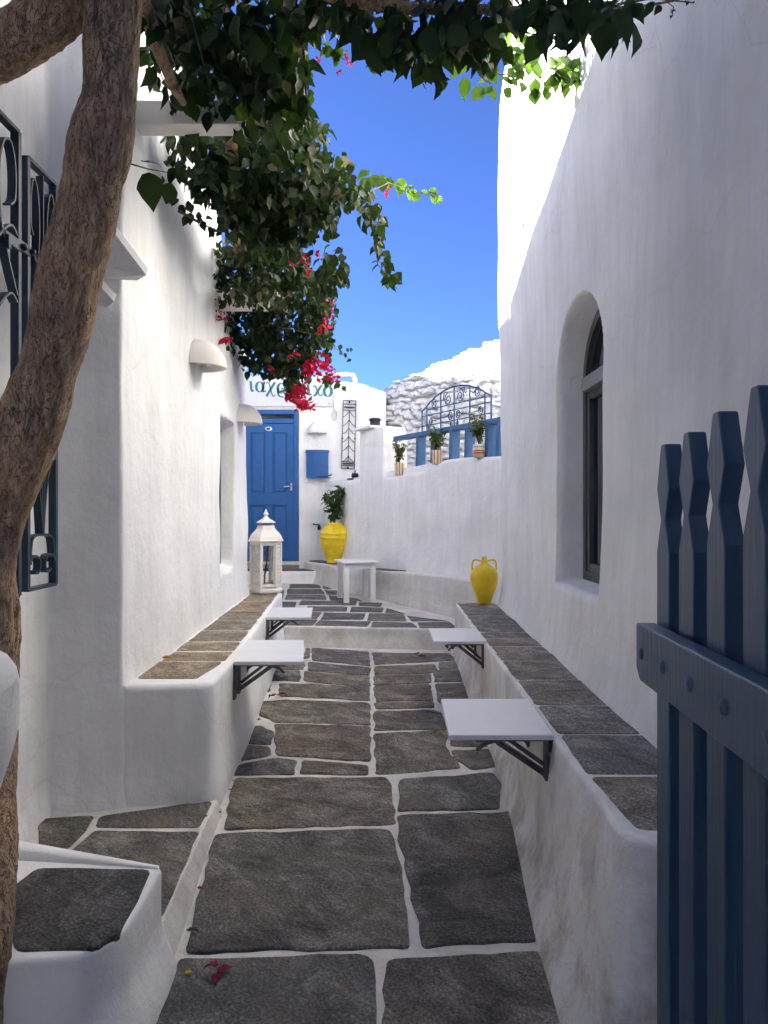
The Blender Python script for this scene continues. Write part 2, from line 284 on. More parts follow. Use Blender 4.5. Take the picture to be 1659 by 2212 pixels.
# ------------------------------------------------------------------ object helpers
def link(o): COL.objects.link(o); return o
def tag(o, label, cat, group=None):
    o['label'] = label; o['category'] = cat
    if group: o['group'] = group
    return o
def struct(o): o['kind'] = 'structure'; return o
def empty(name, loc, label, cat, group=None):
    o = bpy.data.objects.new(name, None); o.location = loc; o.empty_display_size = 0.1; link(o)
    return tag(o, label, cat, group)
WORLD = {}
def adopt(o, p):
    o.parent = p
    m = Matrix.Identity(4); q = p
    chain = []
    while q: chain.append(q); q = q.parent
    m = Matrix.Translation(chain[-1].location)      # parts of a thing are built in place; only the root carries a location
    o.matrix_parent_inverse = m.inverted() if len(chain) == 1 else Matrix.Identity(4)
    return o
class MB:
    def __init__(s): s.v = []; s.f = []; s.sm = []
    def add(s, v, f, smooth=False):
        k = len(s.v); s.v += [tuple(p) for p in v]; s.f += [tuple(i+k for i in q) for q in f]; s.sm += [smooth]*len(f); return s
    def box(s, c, size, rz=0.0, bev=0.0, mat=None):
        x, y, z = [a/2 for a in size]; e = min(bev, x*.9, y*.9, z*.9)
        Mx = mat if mat is not None else Matrix.Translation(Vector(c)) @ Matrix.Rotation(rz, 4, 'Z')
        if e <= 0:
            v = [(i*x, j*y, k*z) for k in (-1, 1) for j in (-1, 1) for i in (-1, 1)]
            f = [(0, 2, 3, 1), (4, 5, 7, 6), (0, 1, 5, 4), (2, 6, 7, 3), (0, 4, 6, 2), (1, 3, 7, 5)]
            return s.add([Mx @ Vector(p) for p in v], f)
        bm = bmesh.new(); bmesh.ops.create_cube(bm, size=1.0)
        for q in bm.verts: q.co = Vector((q.co.x*2*x, q.co.y*2*y, q.co.z*2*z))
        bmesh.ops.bevel(bm, geom=bm.edges[:], offset=e, segments=2, affect='EDGES', profile=0.6)
        bm.verts.index_update(); v = [Mx @ q.co for q in bm.verts]; f = [[q.index for q in g.verts] for g in bm.faces]; bm.free()
        return s.add(v, f)
    def tube(s, pts, r, n=8, cap=True, smooth=True):
        pts = [Vector(p) for p in pts]; rr = r if isinstance(r, (list, tuple)) else [r]*len(pts)
        up = None; v = []; m = len(pts)
        for i, p in enumerate(pts):
            d = (pts[min(i+1, m-1)]-pts[max(i-1, 0)])
            d = d.normalized() if d.length > 1e-9 else Vector((0, 0, 1))
            if up is None: up = d.orthogonal().normalized()
            up = (up-d*up.dot(d)); up = up.normalized() if up.length > 1e-6 else d.orthogonal().normalized()
            sd = d.cross(up)
            for k in range(n):
                a = 2*math.pi*k/n; v.append(p+(up*math.cos(a)+sd*math.sin(a))*rr[i])
        f = [(i*n+k, i*n+(k+1) % n, (i+1)*n+(k+1) % n, (i+1)*n+k) for i in range(m-1) for k in range(n)]
        s.add(v, f, smooth)
        if cap: s.add(v[:n], [tuple(range(n))[::-1]]); s.add(v[-n:], [tuple(range(n))])
        return s
    def lathe(s, prof, c, n=32, smooth=True):
        v = []; m = len(prof); c = Vector(c)
        for r, z in prof:
            for k in range(n):
                a = 2*math.pi*k/n; v.append(c+Vector((r*math.cos(a), r*math.sin(a), z)))
        f = [(i*n+k, i*n+(k+1) % n, (i+1)*n+(k+1) % n, (i+1)*n+k) for i in range(m-1) for k in range(n)]
        return s.add(v, f, smooth)
    def strap(s, pts, wid, thick):
        """flat bar following pts; wid = vector of its breadth, thick in the plane of the curve"""
        pts = [Vector(p) for p in pts]; wid = Vector(wid); m = len(pts); v = []
        for i, p in enumerate(pts):
            d = (pts[min(i+1, m-1)]-pts[max(i-1, 0)]).normalized(); nn = d.cross(wid).normalized()*thick/2
            v += [p-wid/2-nn, p+wid/2-nn, p+wid/2+nn, p-wid/2+nn]
        f = [(i*4+k, i*4+(k+1) % 4, i*4+4+(k+1) % 4, i*4+4+k) for i in range(m-1) for k in range(4)]
        f += [(3, 2, 1, 0), tuple(range((m-1)*4, m*4))]
        return s.add(v, f)
    def prism(s, poly, h, mat):
        n = len(poly)
        v = [mat @ Vector((x, y, 0)) for x, y in poly]+[mat @ Vector((x, y, h)) for x, y in poly]
        f = [tuple(range(n))[::-1], tuple(range(n, 2*n))]+[(i, (i+1) % n, n+(i+1) % n, n+i) for i in range(n)]
        return s.add(v, f)
    def mesh(s, name, mats, recalc=True):
        me = bpy.data.meshes.new(name); me.from_pydata(s.v, [], s.f)
        for mm in (mats if isinstance(mats, (list, tuple)) else [mats]): me.materials.append(mm)
        me.polygons.foreach_set('use_smooth', s.sm)
        if recalc:
            bm = bmesh.new(); bm.from_mesh(me); bmesh.ops.recalc_face_normals(bm, faces=bm.faces[:]); bm.to_mesh(me); bm.free()
        me.update(); return me
    def build(s, name, mat, parent=None, recalc=True):
        o = link(bpy.data.objects.new(name, s.mesh(name, mat, recalc)))
        if parent is not None: adopt(o, parent)
        return o

def plan(poly, rad, ds):
    """closed counter-clockwise plan -> dense rounded outline with outward normals; rad, ds may be functions"""
    n = len(poly); pts = []
    for i in range(n):
        p = Vector(poly[i]); a = Vector(poly[i-1]); b = Vector(poly[(i+1) % n])
        r = rad[i] if isinstance(rad, (list, tuple)) else rad
        r = min(r, (a-p).length*.45, (b-p).length*.45)
        p0 = p+(a-p).normalized()*r; p1 = p+(b-p).normalized()*r
        for k in range(7):
            t = k/6; pts.append(p0*(1-t)**2+p*2*t*(1-t)+p1*t*t)
    out = []
    for i in range(len(pts)):
        a = pts[i]; b = pts[(i+1) % len(pts)]; L = (b-a).length; out.append(a)
        t = 0.0
        while True:
            q = a+(b-a)*(t/L) if L > 1e-9 else a
            d = ds(q.x, q.y) if callable(ds) else ds
            t += d
            if t >= L-d*.35: break
            out.append(a+(b-a)*(t/L))
    res = []; m = len(out)
    for i, p in enumerate(out):
        d = out[(i+1) % m]-out[i-1]
        d = d.normalized() if d.length > 1e-9 else Vector((1, 0))
        res.append((p.x, p.y, d.y, -d.x))
    return res
def plaster_solid(name, poly, rad, z0, zt, rnd, ds, rows, off, mat, parent=None, wob=0.010, rim=0.0):
    """rounded masonry volume: plan extruded from z0(x,y) to zt(x,y), wobbly faces, soft top edge, capped"""
    P = plan(poly, rad, ds); np_ = len(P); v = []
    if isinstance(rows, float):
        hmax = max(zt(x, y)-z0(x, y) for x, y, _, _ in P); k = max(2, int(hmax/rows)); rows = [i/k for i in range(k+1)]
    for r in rows:
        for x, y, nx, ny in P:
            a = z0(x, y); b = zt(x, y)-rnd; z = a+(b-a)*r
            o = off(x, y, z) if off else 0.0
            if wob: o += noise.noise(Vector((x*.9, y*.9, z*.9+3)))*wob+noise.noise(Vector((x*3.3, y*3.3, z*3.3)))*wob*.4
            v.append((x+nx*o, y+ny*o, z))
    nr = len(rows)
    for j in range(1, 5):
        an = j/4*math.pi/2
        for x, y, nx, ny in P:
            b = zt(x, y)-rnd
            o = off(x, y, b) if off else 0.0
            if wob: o += noise.noise(Vector((x*.9, y*.9, b*.9+3)))*wob+noise.noise(Vector((x*3.3, y*3.3, b*3.3)))*wob*.4
            o -= rnd*(1-math.cos(an)); v.append((x+nx*o, y+ny*o, b+rnd*math.sin(an)))
        nr += 1
    f = [(i*np_+k, i*np_+(k+1) % np_, (i+1)*np_+(k+1) % np_, (i+1)*np_+k) for i in range(nr-1) for k in range(np_)]
    mb = MB(); mb.add(v, f, True); mb.add([], [])
    mb.f.append(tuple((nr-1)*np_+k for k in range(np_))); mb.sm.append(False)
    return mb.build(name, mat, parent, recalc=False)

def slab_mesh(poly, zf, h=0.012, sink=0.02, jit=0.006, step=0.10, bev=0.006):
    pts = []; n = len(poly)
    for i in range(n):
        a = Vector(poly[i]); b = Vector(poly[(i+1) % n]); L = (b-a).length; k = max(1, int(L/step))
        for j in range(k):
            p = a+(b-a)*(j/k)
            if 1: p += Vector((random.uniform(-jit, jit), random.uniform(-jit, jit)))
            pts.append(p)
    # soften corners
    m = len(pts); q = []
    for i in range(m):
        a, p, b = pts[i-1], pts[i], pts[(i+1) % m]
        d1 = (p-a); d2 = (b-p)
        if d1.length > 1e-6 and d2.length > 1e-6 and d1.normalized().dot(d2.normalized()) < 0.8:
            r = min(0.022, d1.length*.4, d2.length*.4)
            q.append(p-d1.normalized()*r); q.append(p-(d1.normalized()-d2.normalized())*r*.28); q.append(p+d2.normalized()*r)
        else: q.append(p)
    pts = q; m = len(pts); c = sum(pts, Vector((0, 0)))/m
    def ring(ins, dz):
        o = []
        for p in pts:
            d = c-p; L = d.length or 1
            w = p+d/L*min(ins, L*.5); o.append((w.x, w.y, zf(w.x, w.y)+dz))
        return o
    v = ring(0, -sink)+ring(0, h-bev*.7)+ring(bev, h)
    f = [(i*m+k, i*m+(k+1) % m, (i+1)*m+(k+1) % m, (i+1)*m+k) for i in range(2) for k in range(m)]+[tuple(2*m+k for k in range(m))]
    mb = MB(); mb.add(v, f); return mb
def slab(poly, zf, mat, parent, name='slab', **kw):
    tx, ty_, th = random.uniform(-.006, .006), random.uniform(-.006, .006), random.uniform(-.0015, .0025)
    mx0 = sum(p[0] for p in poly)/len(poly); my0 = sum(p[1] for p in poly)/len(poly); zf0 = zf
    zf = lambda x, y: zf0(x, y)+(x-mx0)*tx+(y-my0)*ty_+th
    area = sum(poly[i-1][0]*poly[i][1]-poly[i][0]*poly[i-1][1] for i in range(len(poly)))
    if area < 0: poly = poly[::-1]
    return slab_mesh(poly, zf, **kw).build(name, mat, parent)

# ================================================================== THE SETTING
g = MB(); g.add([(-300, -300, -0.6), (300, -300, -0.6), (300, 300, -0.6), (-300, 300, -0.6)], [(0, 1, 2, 3)])
struct(g.build('ground', M['ground']))

# lower lane: painted mortar bed with slate slabs
g = MB(); nx, ny = 24, 110
vv = [(-1.75+3.0*i/nx, -2.6+9.9*j/ny) for j in range(ny+1) for i in range(nx+1)]
g.add([(x, y, zlow(y)+noise.noise(Vector((x*4, y*4, 1)))*.004) for x, y in vv], [(j*(nx+1)+i, j*(nx+1)+i+1, (j+1)*(nx+1)+i+1, (j+1)*(nx+1)+i) for j in range(ny) for i in range(nx)], True)
path = struct(g.build('path', M['mortar']))
LOW = [
 [(464,1803),(842,1792),(860,1839),(890,2049),(404,2061),(428,1947)],
 [(857,1764),(1106,1758),(1130,1815),(1181,2031),(911,2049),(887,1917),(860,1815)],
 [(386,2073),(779,2064),(812,2079),(806,2330),(790,2600),(205,2600),(330,2235)],
 [(833,2073),(1196,2058),(1247,2212),(1350,2600),(820,2600),(828,2300)],
 [(506,1683),(836,1680),(848,1695),(854,1782),(482,1794)],
 [(863,1686),(1064,1671),(1085,1695),(1082,1749),(860,1755)],
 [(504,1661),(525,1651),(600,1639),(642,1645),(636,1675),(502,1675)],
 [(652,1645),(796,1655),(794,1675),(646,1673)],
 [(808,1585),(966,1581),(964,1613),(996,1661),(810,1675)],
 [(976,1623),(1056,1619),(1078,1655),(1020,1663),(980,1641)],
 [(592,1565),(800,1571),(802,1647),(600,1633),(594,1613)],
 [(536,1569),(564,1569),(590,1581),(586,1609),(528,1607)],
 [(520,1611),(584,1613),(588,1633),(510,1647)],
 [(972,1593),(1056,1593),(1062,1615),(974,1613)],
 [(554,1517),(616,1513),(800,1519),(800,1567),(592,1561),(544,1537)],
 [(808,1537),(936,1535),(956,1541),(966,1577),(808,1579)],
 [(808,1519),(938,1517),(940,1529),(810,1533)],
 [(602,1479),(672,1479),(800,1487),(800,1515),(604,1505)],
 [(808,1483),(930,1479),(936,1515),(810,1517)],
 [(940,1479),(1014,1477),(1030,1511),(1040,1545),(972,1545),(960,1530),(944,1515)],
 [(972,1550),(1042,1550),(1050,1588),(974,1588)],
 [(656,1451),(800,1463),(800,1485),(656,1473)],
 [(808,1461),(930,1457),(930,1477),(808,1481)],
 [(936,1449),(1000,1447),(1012,1473),(938,1475)],
 [(576,1451),(648,1449),(650,1473),(568,1471)],
 [(566,1473),(584,1475),(584,1493),(558,1501)],
 [(666,1431),(800,1443),(800,1460),(664,1449)],
 [(809,1441),(940,1437),(944,1447),(932,1455),(809,1459)],
 [(674,1401),(796,1409),(800,1439),(674,1427)],
 [(804,1411),(970,1413),(986,1427),(808,1437)],
 [(948,1433),(996,1429),(998,1445),(948,1447)],
 [(582,1433),(660,1429),(656,1447),(582,1447)],
 [(660,1402),(671,1402),(668,1423),(656,1423)],
 [(540,1549),(564,1555),(538,1558)],
 [(1086,1677),(1094,1679),(1098,1700),(1090,1702)],[(1094,1708),(1101,1710),(1104,1745),(1098,1746)],
]
zl = lambda x, y: zlow(y)
for p in LOW: slab([on_low(*q) for q in p], zl, M['slab'], path, h=.009, jit=.009, step=.07)

# raised ledge at the left of the lane, with its kerb
ZL = 0.12
led = [(-1.66,0.4),(-.86,0.4),(-.80,1.6),(-.755,2.30),(-.775,2.55),(-.80,2.9),(-.835,3.30),(-.85,3.58),(-.95,3.7),(-1.66,3.6)]
ledge = struct(plaster_solid('kerb', led, 0.03, lambda x, y: -.1, lambda x, y: ZL, 0.018, 0.06, [0, .3, .6, .8, 1], lambda x, y, z: 0.045*(1-sstep(0.0, .10, z-zlow(y))), M['mortar'], wob=.008))
zz = lambda x, y: ZL
for p in [[(212,1765),(444,1731),(458,1733),(432,1789),(204,1789)], [(80,1773),(204,1763),(182,1797),(148,1835),(84,1845)],
          [(200,1797),(430,1797),(392,1889),(348,1981),(330,1981),(300,1900),(140,1850),(156,1837)]]:
    slab([tuple(onz(x, y, ZL)[:2]) for x, y in p], zz, M['slab'], ledge, h=.006)

# upper terrace with its riser
terr = [(-1.20,7.22),(.80,7.05),(1.25,7.05),(1.25,11.6),(-2.45,11.6),(-2.45,7.35)]
terrace = struct(plaster_solid('terrace', terr, 0.02, lambda x, y: -.1, lambda x, y: zup(y), 0.018, 0.06, [0, .3, .55, .65, .75, .85, .93, 1], lambda x, y, z: .025*(1-sstep(0, .12, z-zlow(7.1))) if y < 7.3 else 0, M['lime_worn'], wob=.012))
UP = [
 [(604,1351),(618,1339),(688,1339),(678,1351)], [(688,1341),(802,1343),(794,1354),(680,1351)], [(806,1343),(890,1345),(902,1356),(800,1355)], [(902,1345),(972,1343),(986,1357),(906,1357)],
 [(636,1323),(696,1323),(684,1337),(624,1337)], [(700,1323),(790,1325),(786,1339),(692,1339)], [(796,1325),(872,1327),(880,1343),(794,1341)], [(878,1331),(916,1335),(968,1341),(888,1343)],
 [(664,1310),(750,1311),(750,1321),(658,1321)], [(758,1311),(828,1313),(826,1323),(756,1322)], [(834,1314),(878,1326),(832,1324)],
 [(652,1298),(772,1299),(770,1308),(646,1307)], [(776,1301),(826,1303),(824,1311),(774,1309)],
 [(618,1285.5),(704,1286),(706,1296),(614,1295)], [(710,1287),(772,1293),(786,1299),(712,1297)],
 [(622,1273),(694,1273),(702,1284),(619,1284)], [(700,1275),(728,1276),(754,1286),(707,1285)],
 [(626,1262),(688,1262),(694,1271),(624,1271)], [(694,1263),(706,1266),(716,1273),(699,1273)],
 [(560,1339),(612,1339),(600,1351),(552,1351)], [(560,1300),(640,1300),(634,1320),(556,1320)], [(560,1275),(615,1275),(610,1296),(556,1296)],
]
zu = lambda x, y: zup(y)
for p in UP: slab([on_up(*q) for q in p], zu, M['slab_far'], terrace, h=.004, jit=.008, step=.22, bev=.003)

# ---------------------------------------------------------------- the house at the left: near wall, end face, long wall with window
def xl(y): return lerp(-1.282, -1.335, (y-3.52)/(7.05-3.52))
hl = [(-8,-2.2),(-1.62,-2.2),(-1.60,3.40),(-1.282,3.50),(-1.335,7.05),(-8,7.2)]
def zt_left(x, y):
    if x < -2.3: return 4.35
    return 4.45-1.30*sstep(4.6, 7.0, y)
def off_left(x, y, z):
    o = 0.0
    if x > -1.45 and y > 3.45:
        o += 0.035*sstep(2.2, 3.6, z)*(1-sstep(3.5, 4.3, y))               # leans in at the corner
        o += 0.05*(1-sstep(.62, .85, z))*0.3
        a = sstep(5.78, 5.80, y)*(1-sstep(6.335, 6.355, y)); b = sstep(1.065, 1.09, z)*(1-sstep(2.29, 2.31, z))
        o -= 0.16*a*b
    if x > -1.7: o += 0.03*(1-sstep(.10, .28, z))
    return o
def ds_left(x, y):
    if x < -2 or y < 2.2 or y > 7.06: return 0.4
    if 5.7 < y < 6.45: return 0.012
    return 0.04
house = empty('whitewashed_house', (-1.6, 3.4, 0), 'long whitewashed house behind the brown trunk with round wall lamps and narrow green window', 'house')
rows = [0.0]; z = -.3
zr = []
while z < 4.4:
    zr.append(z); z += 0.012 if (1.03 < z < 1.12 or 2.2 < z < 2.36) else 0.05
rows_l = [(q+.3)/4.73 for q in zr]+[1.0]
plaster_solid('wall', hl, [.05,.05,.03,.016,.07,.05], lambda x, y: -.3, zt_left, .05, ds_left, rows_l, off_left, M['lime'], house, wob=.022)
blocker_poly = [(-8,-2.1),(-2.4,-2.1),(-2.4,7.43),(-8,7.43)]
plaster_solid('sun_blocker', blocker_poly, .05, lambda x, y: 3.0, lambda x, y: 5.62-.24*(max(y, 3.5)-4.94) if y > 0 else 5.9, .04, .3, .4, None, M['lime'], house, wob=.02)  # unseen mass, shaped to cast the shadow edge on the tall wall
plaster_solid('sun_blocker_tall', [(-8,-2.05),(-2.45,-2.05),(-2.45,4.3),(-8,4.3)], .05, lambda x, y: 3.0, lambda x, y: 9.5, .04, .4, .5, None, M['lime'], house, wob=.02)  # unseen block, added to keep sun off the near tall wall
fr = MB(); y0, y1, z0, z1, xw = 5.79, 6.345, 1.08, 2.30, -1.465
for (c, s) in [((xw, y0+.03, (z0+z1)/2), (.05, .06, z1-z0)), ((xw, y1-.03, (z0+z1)/2), (.05, .06, z1-z0)), ((xw, (y0+y1)/2, z1-.03), (.05, y1-y0-.12, .06)), ((xw, (y0+y1)/2, z0+.03), (.05, y1-y0-.12, .06)), ((xw, (y0+y1)/2, z0+.75), (.04, y1-y0-.12, .04))]:
    fr.box(c, s, bev=.004)
wf = fr.build('window_frame', M['greenframe'], house)
pn = MB(); pn.box((xw-.012, (y0+y1)/2, (z0+z1)/2), (.006, y1-y0-.1, z1-z0-.1)); pn.build('pane', M['pane'], wf)
# sloping plaster ledge over the end face, and the small one under it
lg = MB()
def wedge(mb, A, B, dep, th):
    A, B = Vector(A), Vector(B); d = Vector(dep)
    pts = []
    for k in range(9):
        t = k/8; p = A.lerp(B, t)+Vector((0, 0, noise.noise(Vector((t*5, A.x, 2)))*.012))
        w = d*(0.35+.65*t)
        pts += [p, p+w, p+w*.9+Vector((0, 0, -th*.5)), p+Vector((0, 0, -th*(1.1+.5*t)))]
    f = [(i*4+k, i*4+(k+1) % 4, i*4+4+(k+1) % 4, i*4+4+k) for i in range(8) for k in range(4)]+[(3, 2, 1, 0), (32, 33, 34, 35)]
    mb.add(pts, f, True)
for q4 in ([(235,488,3.26), (316,594,3.40), (296,606,3.50), (215,602,3.48), (200,540,3.42)], [(200,600,3.30), (246,651,3.34), (232,664,3.42), (190,655,3.46)]):
    A4 = [at(*q) for q in q4]; n4 = len(A4); v = A4+[p+Vector((.004, .02, .035)) for p in A4]
    lg.add(v, [tuple(range(n4))[::-1], tuple(range(n4, 2*n4))]+[(i, (i+1) % n4, n4+(i+1) % n4, n4+i) for i in range(n4)])
lg.build('ledge', M['lime'], house)

# ---------------------------------------------------------------- the tall house at the right with the arched window
hr = [(1.09,-2.2),(7,-2.2),(7,6.80),(1.09,6.80)]
def arch_d(y, z):
    """signed distance-like value of the arched niche: positive inside"""
    yc, hw, zs, rise, zb = 4.122, .468, 2.36, .42, 1.115
    u = (y-yc)/hw
    if z < zs: dy = hw-abs(y-yc); dz = z-zb
    else:
        r = math.sqrt(u*u+((z-zs)/rise)**2); dy = (1-r)*min(hw, rise); dz = 1
    return min(dy, dz)
def off_right(x, y, z):
    if x > 1.3: return 0.0
    o = 0.0
    d = arch_d(y, z)
    dep = 0.215
    if z < 1.16: dep = 0.215
    o -= dep*sstep(-.012, .016, d)
    if d > .0 and z < 1.24: o += .07*(1-sstep(1.115, 1.20, z))*0
    o += 0.05*(1-sstep(.62, 1.0, z))*.6+.03*(1-sstep(.6, .75, z))
    o -= 0.10*sstep(5.3, 6.3, z)
    o += 0.02*math.sin(z*1.1+y*.5)
    return o
def ds_right(x, y):
    if x > 1.35 or y < 1.5: return 0.5
    if 3.60 < y < 4.66: return 0.012
    return 0.05
zr = []; z = -.3
while z < 6.65:
    zr.append(z); z += 0.012 if (1.08 < z < 1.16 or 2.25 < z < 2.82) else 0.05
rows_r = [(q+.3)/7.01 for q in zr]+[1.0]
tall = empty('tall_house', (1.09, 3.0, 0), 'tall windowless whitewashed house front with one deep arched window, sunlit only near its top', 'house')
tall['label'] = 'tall whitewashed house wall with one deep arched window, sunlit only along its upper edge'
plaster_solid('wall', hr, [.05,.05,.05,.06], lambda x, y: -.3, lambda x, y: 6.75, .04, ds_right, rows_r, off_right, M['lime'], tall, wob=.020)
fr = MB(); xw = 1.290
def archpts(hw, rise, n=14): return [(4.122+hw*math.cos(math.pi*k/n), 2.36+rise*math.sin(math.pi*k/n)) for k in range(n+1)]
o_ = archpts(.47, .425); i_ = archpts(.40, .355)
outer = [(o_[-1][0], 1.118)]+o_[::-1]+[(o_[0][0], 1.118)]; inner = [(i_[-1][0], 1.18)]+i_[::-1]+[(i_[0][0], 1.18)]
# frame as strip between outer and inner outline
n = len(outer); v = []
for (a, b), (c, d) in zip(outer, inner): v += [(xw-.02, a, b), (xw-.02, c, d), (xw+.03, c, d), (xw+.03, a, b)]
f = [(i*4+k, i*4+(k+1) % 4, ((i+1) % n)*4+(k+1) % 4, ((i+1) % n)*4+k) for i in range(n) for k in range(4)]
fr.add(v, f)
wf = fr.build('window_frame', M['darkframe'], tall)
tb = MB(); tb.box((xw-.012, 4.122, 2.345), (.07, .80, .085), bev=.006); tb.build('transom_bar', M['greyframe'], wf)
cs = MB()
for yy in (3.745, 4.122, 4.50): cs.box((xw+.012, yy, 1.74), (.045, .055 if yy != 4.122 else .08, 1.11), bev=.005)
for zz_ in (1.205, 2.28): cs.box((xw+.012, 4.122, zz_), (.040, .70, .05), bev=.004)
cs.build('casement', M['darkframe'], wf)
pn = MB()
pn.box((xw+.02, 3.93, 1.74), (.006, .34, 1.05)); pn.box((xw+.02, 4.31, 1.74), (.006, .34, 1.05))
ap = archpts(.41, .36); pn.prism([(a, b) for a, b in ap], .006, Matrix(((0, 0, 1, xw+.02), (1, 0, 0, 0), (0, 1, 0, 0), (0, 0, 0, 1))))
pn.build('pane', M['pane'], wf)

# ---------------------------------------------------------------- house with the blue door at the end
BY = 11.3
back = empty('door_house', (-1.8, BY, .6), 'low whitewashed house closing the lane, holding the blue panelled door', 'house')
def zt_back(x, y): return 3.64-.05*sstep(-.9, -.4, x)-.14*sstep(-.42, .02, x)
def off_back(x, y, z):
    o = 0.0
    if y < 11.4 and x > -2.4:
        a = sstep(-2.36, -2.345, x)*(1-sstep(-1.355, -1.34, x)); b = 1-sstep(3.155, 3.17, z)
        o -= .10*a*b
    return o
plaster_solid('wall', [(-2.75,BY),(.04,BY),(.04,14.5),(-2.75,14.5)], .04, lambda x, y: -.2, zt_back, .035, lambda x, y: (.012 if (-2.40 < x < -2.3 or -1.40 < x < -1.30) else .06) if y < 11.4 else .4, .04, off_back, M['lime'], back, wob=.012)
plaster_solid('sun_blocker', [(-8,7.45),(-2.4,7.45),(-2.4,BY-.02),(-2.77,13.5),(-8,13.5)], .05, lambda x, y: -.2, lambda x, y: 4.93+.07*sstep(8.3, 9, y)+.18*sstep(9, 11.5, y), .04, .3, .4, None, M['lime'], back, wob=.02)  # hidden mass, added to block sun from the garden and rubble walls
DX = -1.82; dz0, dz1 = .775, 2.945
# frame
fr = MB(); fz1 = 3.16
for (c, s) in [((-1.385, BY+.05, (dz0+fz1)/2), (.07, .10, fz1-dz0)), ((-2.30, BY+.05, (dz0+fz1)/2), (.09, .10, fz1-dz0)), ((DX, BY+.05, fz1-.035), (.80, .10, .07)), ((DX, BY+.05, 2.985), (.80, .09, .07))]:
    fr.box(c, s, bev=.006)
df = fr.build('door_frame', M['blue'], back)
pn = MB(); pn.box((DX, BY+.075, 3.055), (.80, .01, .075)); pn.build('pane', M['pane'], df)
th = MB(); th.box((DX, BY+.02, dz0-.03), (.99, .14, .05), bev=.01); th.build('threshold', M['lime_worn'], back)
# leaf of the door: stiles, rails and four recessed panels
d = MB(); yd = BY+.045; w = .835
def rail(x0, x1, za, zb, t=.045, yo=0): d.box(((x0+x1)/2, yd+yo, (za+zb)/2), (x1-x0, t, zb-za), bev=.004)
L_, R_ = DX-w/2, DX+w/2
rail(L_, L_+.125, dz0, dz1); rail(R_-.125, R_, dz0, dz1)
rail(L_+.125, R_-.125, dz1-.14, dz1); rail(L_+.125, R_-.125, dz0, dz0+.17)
zm0, zm1 = 1.66, 1.84
rail(L_+.125, R_-.125, zm0, zm1)
rail(DX-.055, DX+.055, dz0+.17, zm0); rail(DX-.055, DX+.055, zm1, dz1-.14)
door = d.build('door', M['blue'], back)
for sx in (-1, 1):
    for za, zb in ((dz0+.17, zm0), (zm1, dz1-.14)):
        xa, xb = (L_+.125, DX-.055) if sx < 0 else (DX+.055, R_-.125)
        p = MB(); p.box(((xa+xb)/2, yd+.012, (za+zb)/2), (xb-xa, .012, zb-za))
        p.box(((xa+xb)/2, yd+.000, (za+zb)/2), (xb-xa-.07, .026, zb-za-.07), bev=.012); p.build('panel', M['blue'], door)
hd = MB(); hd.box((R_-.06, yd-.03, 1.945), (.028, .02, .12), bev=.004); hd.tube([(R_-.06, yd-.025, 1.955), (R_-.06, yd-.065, 1.955), (R_-.175, yd-.070, 1.950)], .011, 8); hd.build('handle', M['steel'], door)
pl = MB(); pl.lathe([(.001, .012), (.045, .012), (.052, .006), (.052, 0)], (0, 0, 0), 24)
pl.v = [(DX+x*1.1, yd-.024-z, 2.862+y*.62) for x, y, z in pl.v]; pq = pl.build('plaque', M['white_wood'], door)
pb = MB(); pb.lathe([(.001, .003), (.032, .003), (.032, 0)], (0, 0, 0), 20); pb.v = [(DX+x*1.1, yd-.037-z, 2.862+y*.55) for x, y, z in pb.v]; pb.build('badge', M['iron'], door)
# roof pipe
pp = MB(); pp.tube([(-1.0, BY+.12, 3.72), (-.56, BY+.12, 3.735), (-.49, BY+.12, 3.72), (-.463, BY+.12, 3.66), (-.46, BY+.12, 3.50)], .045, 12); pp.build('pipe', M['white_wood'], back)
# door step
st = plaster_solid('door_step', [(-2.44,10.78),(-.98,10.78),(-1.00,BY-.005),(-2.44,BY-.005)], .02, lambda x, y: .3, lambda x, y: .655, .015, .08, .06, None, M['lime'], None, wob=.008)
tag(st, 'low whitewashed step with a slate tread before the blue door', 'step')
tr = MB(); tr.box((-1.70, 11.02, .660), (1.30, .36, .022), bev=.006); tr.build('tread', M['slab_far'], st)

# behind the camera: unseen house mass, added to darken the foreground
rear = tag(plaster_solid('rear_blocker', [(-8,-9),(7,-9),(7,-2.3),(-8,-2.3)], .05, lambda x, y: -.3, lambda x, y: 4.4, .04, .5, .5, None, M['lime']), 'unseen whitewashed house mass added behind the camera to darken the foreground', 'house')

# ---------------------------------------------------------------- benches
def zbl(y): return .70+.012*(y-3.5)
bl = [(-1.45,3.62),(-1.285,3.503),(-.855,3.55),(-.868,4.2),(-.975,6.3),(-1.03,7.24),(-1.30,7.26),(-1.42,7.2),(-1.55,5)]
def off_bl(x, y, z):
    o = .03*(1-sstep(0.05, .30, z-zlow(y)))
    return o
bench_l = tag(plaster_solid('bench', bl, [.02,.0,.07,.02,.02,.05,.02,.02,.02], lambda x, y: -.1, lambda x, y: zbl(y) if x > -1.6 else zbl(y), .03, .045, .045, off_bl, M['lime'], None, wob=.014), 'whitewashed masonry bench with slate top below the round wall lamps', 'bench', 'built-in benches of the lane')
zb_ = lambda x, y: zbl(y)
joints = [3.63, 4.04, 4.32, 4.62, 5.03, 5.50, 5.85, 6.16, 6.55, 6.86, 7.19]
for a, b in zip(joints[:-1], joints[1:]):
    def xf(y): return (lerp(-.868, -.975, (y-4.2)/2.1) if y > 4.2 else -.868)-.032
    s = .017
    slab([(xl(a)+.030, a+s), (xf(a)-(.05 if a < 3.7 else 0), a+s), (xf(b), b-s), (xl(b)+.030, b-s)], zb_, M['slab_warm'], bench_l, h=.004, jit=.005, bev=.003)

